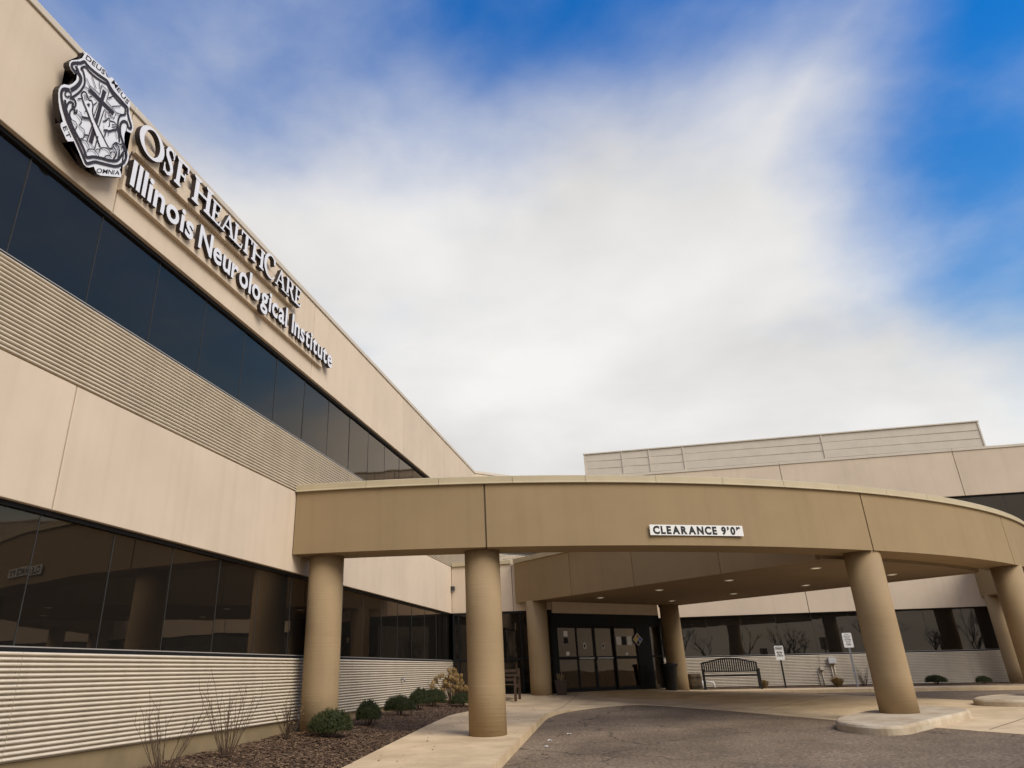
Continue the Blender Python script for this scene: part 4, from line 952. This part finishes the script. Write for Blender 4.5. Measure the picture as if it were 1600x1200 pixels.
bm = bmesh.new(); q = [(0, 0.21), (0.225, 0), (0, -0.21), (-0.225, 0)]
a = [bm.verts.new(mpE(3.68+u, 0.012, 1.64+v)) for u, v in q]; b = [bm.verts.new(mpE(3.68+u, 0.004, 1.64+v)) for u, v in q]
bm.faces.new(a); bm.faces.new(b[::-1]); [bm.faces.new((a[i], a[(i+1) % 4], b[(i+1) % 4], b[i])) for i in range(4)]; PW(finish('plate', bm, 'signwhite'), dm)
for (cx, cz, mat) in ((0, 0.098, 'straw'), (0.105, 0, 'blue'), (0, -0.098, 'black'), (-0.105, 0, 'yellow')):
    bm = bmesh.new(); v = [bm.verts.new(mpE(3.68+cx+u*0.42, 0.015, 1.64+cz+w*0.42)) for u, w in q]; bm.faces.new(v); PW(finish('quadrant', bm, mat, recalc=False), dm)

# ------------------------------------------------------------------ planting
def yew_mesh(seed, r, h, n):
    rnd = random.Random(seed); bm = bmesh.new()
    lob = [(rnd.uniform(0, 6.28), rnd.uniform(0.75, 1.2), rnd.uniform(1, 3)) for _ in range(5)]
    for _ in range(n):
        a = rnd.uniform(0, 2*math.pi); el = math.asin(rnd.uniform(-0.25, 1.0)); f = rnd.uniform(0.55, 1.0)**0.6
        k = 1+0.16*sum(math.sin(m_*a+p)*w for p, w, m_ in lob)/2
        R_ = r*k*f
        p = Vector((R_*math.cos(el)*math.cos(a), R_*math.cos(el)*math.sin(a), h*0.42+h*0.58*f*math.sin(el)*(1+0.12*math.sin(3*a))))
        d = Vector((math.cos(a)*math.cos(el)*0.8, math.sin(a)*math.cos(el)*0.8, 0.55+0.7*max(0, math.sin(el)))).normalized()
        d = (d+Vector((rnd.uniform(-.35, .35), rnd.uniform(-.35, .35), rnd.uniform(-.2, .3)))).normalized()
        L = rnd.uniform(0.04, 0.085); s_ = d.orthogonal().normalized(); s_.rotate(Matrix.Rotation(rnd.uniform(0, 6.28), 3, d)); u = d.cross(s_)
        for j in range(5):
            q = p+d*L*j/5; w = s_ if j % 2 else u; l = 0.030*(1-j*0.1)
            for sg in (-1, 1):
                e = q+(w*sg*0.9+d*0.6).normalized()*l; t_ = d.cross(w)*0.004
                bm.faces.new([bm.verts.new(q-t_), bm.verts.new(e), bm.verts.new(q+t_+d*0.004)])
        e = p+d*L*1.15; bm.faces.new([bm.verts.new(p-s_*0.004), bm.verts.new(e), bm.verts.new(p+s_*0.004)])
    me = bpy.data.meshes.new('foliage'); bm.to_mesh(me); bm.free(); me.materials.append(MT['yew']); return me
def stems_mesh(seed, r, h, n=9):
    rnd = random.Random(seed); bm = bmesh.new()
    for _ in range(n):
        a = rnd.uniform(0, 6.28); add_tube(bm, [(0.02*math.cos(a), 0.02*math.sin(a), -0.05), (r*.3*math.cos(a), r*.3*math.sin(a), h*.35), (r*.7*math.cos(a), r*.7*math.sin(a), h*.7)], [0.014, 0.009, 0.004], 5, False)
    me = bpy.data.meshes.new('stems'); bm.to_mesh(me); bm.free(); me.materials.append(MT['twig']); return me
YM = [yew_mesh(3, 0.37, 0.50, 2400), yew_mesh(11, 0.37, 0.48, 2400), yew_mesh(29, 0.34, 0.56, 2400)]; SMh = stems_mesh(5, 0.36, 0.5)
def shrub(name, x, y, z, s, k, rz, label, group, sz=1.0):
    t = thing(name, (x, y, z), label, 'shrub', group); t.rotation_euler = (0, 0, rz); t.scale = (s, s, s*sz)
    for n_, me in (('foliage', YM[k]), ('stems', SMh)):
        o = bpy.data.objects.new(n_, me); COL.objects.link(o); o.parent = t
GR = 'evergreen shrubs in a row along the left wall'
for (x, y, s, k, rz, lab) in ((-5.55, 13.25, 0.88, 0, 0.3, 'nearest dark evergreen shrub, at the foot of the leftmost column'), (-5.72, 15.55, 0.80, 2, 1.2, 'second nearest evergreen shrub right of the leftmost column'), (-5.85, 17.9, 0.82, 0, 2.6, 'third evergreen shrub in the row along the left wall'), (-5.9, 19.75, 0.84, 2, 4.0, 'fourth evergreen shrub in the row, below the hose tap'), (-5.92, 21.2, 0.86, 0, 5.1, 'fifth evergreen shrub, left of the dried flower bush'), (-5.30, 21.75, 0.72, 1, 0.8, 'last evergreen shrub, in front of the dried flower bush')):
    shrub('evergreen_shrub', x, y, zmulch(x, y)-0.02, s, k, rz, lab, GR)
shrub('evergreen_shrub', 9.37, 31.45, zbed2(9.37, 31.45)-0.02, 0.80, 0, 1.9, 'left round evergreen shrub under the far wing windows', 'evergreen shrubs under the far wall', 0.75)
shrub('evergreen_shrub', 10.85, 31.45, zbed2(10.85, 31.45)-0.02, 0.56, 1, 0.4, 'right smaller round evergreen shrub under the far wing windows', 'evergreen shrubs under the far wall', 0.95)
def twig_shrub(name, x, y, z, h, n, spread, label, seed, mat='twig', leaves=0):
    rnd = random.Random(seed); t = thing(name, (x, y, z), label, 'shrub'); bm = bmesh.new(); tips = []
    for i in range(n):
        a = rnd.uniform(0, 6.28); lean = rnd.uniform(0.05, spread); L = h*rnd.uniform(0.55, 1.05); p = Vector((0.06*math.cos(a)*rnd.random(), 0.06*math.sin(a)*rnd.random(), -0.04)); pts = [p.copy()]
        d = Vector((math.cos(a)*lean, math.sin(a)*lean, 1)).normalized()
        for k in range(5):
            d = (d+Vector((rnd.uniform(-.1, .1), rnd.uniform(-.1, .1), rnd.uniform(-.02, .08)))).normalized(); p = p+d*L/5; pts.append(p.copy())
            if k >= 1 and rnd.random() < 0.55:
                e = (d+Vector((rnd.uniform(-.7, .7), rnd.uniform(-.7, .7), rnd.uniform(0, .3)))).normalized(); l2 = L*rnd.uniform(.12, .3)
                add_tube(bm, [p, p+e*l2*.5, p+e*l2+Vector((0, 0, .02))], [0.0032, 0.0024, 0.0012], 3, False); tips.append(p+e*l2)
        add_tube(bm, pts, [0.0062, 0.0056, 0.0048, 0.004, 0.003, 0.0016], 4, False); tips.append(p)
    PW_local(finish('twigs', bm, mat, recalc=False), t)
    if leaves:
        bm = bmesh.new()
        for _ in range(leaves):
            p = rnd.choice(tips)+Vector((rnd.uniform(-.04, .04), rnd.uniform(-.04, .04), rnd.uniform(-.15, .01))); u = Vector((rnd.uniform(-1, 1), rnd.uniform(-1, 1), rnd.uniform(-1, 1))).normalized()*0.014; w = u.orthogonal().normalized()*0.009
            bm.faces.new([bm.verts.new(p-u), bm.verts.new(p+w), bm.verts.new(p+u), bm.verts.new(p-w)])
        PW_local(finish('dry_leaves', bm, 'leaf', recalc=False), t)
    return t
def PW_local(o, t): o.parent = t; return o
twig_shrub('bare_shrub', -5.75, 8.75, zmulch(-5.75, 8.75), 0.85, 20, 0.75, 'bare twiggy shrub at the bottom left, nearest the picture edge', 21)
twig_shrub('bare_shrub', -5.85, 10.35, zmulch(-5.85, 10.35), 0.98, 26, 0.62, 'bare twiggy shrub in the middle of the three by the left wall', 22)
twig_shrub('bare_shrub', -6.0, 12.55, zmulch(-6.0, 12.55), 0.60, 30, 0.6, 'low bare twiggy shrub just left of the leftmost column', 23, leaves=50)
twig_shrub('bare_shrub', 7.05, 31.4, zbed2(7.05, 31.4), 0.66, 26, 0.8, 'bare reddish shrub beside the taller white notice', 24, leaves=60)
# dried hydrangea
hy = thing('dried_flower_bush', (-5.75, 22.35, zmulch(-5.75, 22.35)), 'bush of dried tan flower heads in front of the corner windows', 'bush')
rnd = random.Random(4); bm = bmesh.new(); bh = bmesh.new()
for i in range(62):
    a = rnd.uniform(0, 6.28); r = rnd.uniform(0.05, 0.62); h = rnd.uniform(0.35, 0.85)*(1.08-r*0.6); p = Vector((r*math.cos(a), r*math.sin(a), h))
    add_tube(bm, [(0.1*p.x, 0.1*p.y, -0.04), (p.x*.6, p.y*.6, h*.55), p], [0.007, 0.005, 0.003], 4, False)
    rr = rnd.uniform(0.045, 0.075)
    for _ in range(70):
        v = Vector((rnd.gauss(0, 1), rnd.gauss(0, 1), rnd.gauss(0, 1))).normalized(); c = p+v*rr*rnd.uniform(.6, 1.0)*Vector((1, 1, 1.15)).z; u = v.orthogonal().normalized()*0.016; w = v.cross(u)
        bh.faces.new([bh.verts.new(c-u), bh.verts.new(c-w+v*.006), bh.verts.new(c+u), bh.verts.new(c+w+v*.006)])
PW_local(finish('stems', bm, 'twig', recalc=False), hy); PW_local(finish('flower_heads', bh, 'flower', recalc=False), hy)
def grass(x, y, h, r, n, label, seed):
    rnd = random.Random(seed); t = thing('ornamental_grass', (x, y, zbed2(x, y)), label, 'grass clump', 'straw coloured grass clumps by the far wall'); bm = bmesh.new()
    for _ in range(n):
        a = rnd.uniform(0, 6.28); s_ = rnd.uniform(0.1, 1.0); L = h*rnd.uniform(.7, 1.15); px = Vector((-math.sin(a), math.cos(a), 0))*0.009
        b0 = Vector((0.05*s_*math.cos(a), 0.05*s_*math.sin(a), -0.02)); m1 = b0+Vector((r*.45*s_*math.cos(a), r*.45*s_*math.sin(a), L*.7)); e = b0+Vector((r*s_*math.cos(a), r*s_*math.sin(a), L*(1-.35*s_)))
        v = [bm.verts.new(q) for q in (b0-px, b0+px, m1+px*.8, m1-px*.8)]; bm.faces.new(v); bm.faces.new([v[3], v[2], bm.verts.new(e)])
    PW_local(finish('blades', bm, 'straw', recalc=False), t)
    PW_local(finish('crown', (lambda b_: (add_lathe(b_, [(0.07, -0.03), (0.05, 0.05), (0.02, 0.08)], 0, 0, 10), b_)[1])(bmesh.new()), 'straw'), t)
grass(6.12, 31.0, 0.34, 0.42, 700, 'straw coloured grass clump under the grey utility box', 1)
grass(3.66, 31.0, 0.30, 0.32, 520, 'straw coloured grass clump behind the right end of the metal bench', 2)
# litter: fallen leaves and paper scraps on the drive and walk
bm = bmesh.new(); rnd = random.Random(9)
for _ in range(140):
    if rnd.random() < 0.5: y = rnd.uniform(10.5, 21); x = rnd.uniform(lerp_tab(IN, y), -2.5); z = zwalk(x, y) if y < 18.1 else zplaza(x, y)
    else: y = rnd.uniform(11, 21); x = -2.1+abs(rnd.gauss(0, .35)); z = zroad(x, y) if y < 19.5 else zroad(x, y)+0.15
    if y > 18.1 and x > -2.6: continue
    a = rnd.uniform(0, 6.28); s_ = rnd.uniform(.012, .035); u = Vector((math.cos(a), math.sin(a), rnd.uniform(-.2, .4)))*s_; w = Vector((-math.sin(a), math.cos(a), rnd.uniform(-.2, .4)))*s_*.6; c = Vector((x, y, z+.012))
    bm.faces.new([bm.verts.new(c-u), bm.verts.new(c-w), bm.verts.new(c+u), bm.verts.new(c+w)])
o = finish('fallen_leaves', bm, 'leaf', recalc=False); tag(o, 'scattered small dry leaves on the walk and beside the kerb', 'leaves', kind='stuff')
for i, (x, y, lab) in enumerate(((-1.75, 15.6, 'crumpled white paper scrap on the asphalt nearest the kerb bend'), (-2.0, 14.7, 'flat white paper scrap on the asphalt beside the kerb'), (-1.95, 13.9, 'small white paper scrap on the asphalt nearest the camera'))):
    bm = bmesh.new(); rnd = random.Random(40+i); n = 4; vs = [[bm.verts.new((x+(a-1.5)*0.02+rnd.uniform(-.01, .01), y+(b-1.5)*0.03+rnd.uniform(-.01, .01), zroad(x, y)+0.008+rnd.uniform(0, .016))) for b in range(n)] for a in range(n)]
    for a in range(n-1):
        for b in range(n-1): bm.faces.new((vs[a][b], vs[a+1][b], vs[a+1][b+1], vs[a][b+1]))
    tag(finish('paper_scrap', bm, 'litter', recalc=False), lab, 'litter', 'paper scraps beside the kerb')
# a bare wood across the road behind the viewer, seen mirrored in the window glass
bm = bmesh.new(); rnd = random.Random(77)
def branch(p, d, L, r, lev):
    q = p+d*L; add_tube(bm, [p, p+d*L*.5+Vector((rnd.uniform(-.1, .1), rnd.uniform(-.1, .1), 0))*L*.3, q], [r, r*.8, r*.6], 4 if lev < 2 else 3, False)
    if lev >= 4: return
    for _ in range(3 if lev < 3 else 4):
        e = (d+Vector((rnd.uniform(-.8, .8), rnd.uniform(-.8, .8), rnd.uniform(-.1, .55)))).normalized(); branch(p+d*L*rnd.uniform(.55, 1.0), e, L*rnd.uniform(.5, .75), r*.5, lev+1)
for i in range(34):
    x = -40+i*3.0+rnd.uniform(-1.5, 1.5); y = -46+rnd.uniform(-7, 7); branch(Vector((x, y, -1.5)), Vector((rnd.uniform(-.05, .05), rnd.uniform(-.05, .05), 1)).normalized(), rnd.uniform(2.6, 4.4), rnd.uniform(.16, .25), 0)
for i in range(420):
    p = Vector((rnd.uniform(-45, 62), rnd.uniform(-44, -36), -1.4)); L = rnd.uniform(1.0, 3.4)
    for _ in range(4):
        d = Vector((rnd.uniform(-.5, .5), rnd.uniform(-.5, .5), 1)).normalized(); q = p+d*L*rnd.uniform(.6, 1); add_tube(bm, [p, p.lerp(q, .5)+Vector((rnd.uniform(-.1, .1), 0, 0)), q], [.05, .035, .012], 3, False)
        e = (d+Vector((rnd.uniform(-.8, .8), rnd.uniform(-.8, .8), .2))).normalized(); add_tube(bm, [p.lerp(q, .6), p.lerp(q, .6)+e*L*.35], [.025, .01], 3, False)
o = finish('bare_wood', bm, 'bark', recalc=False); tag(o, 'distant line of bare trees mirrored in the far wing windows', 'wood', kind='stuff')
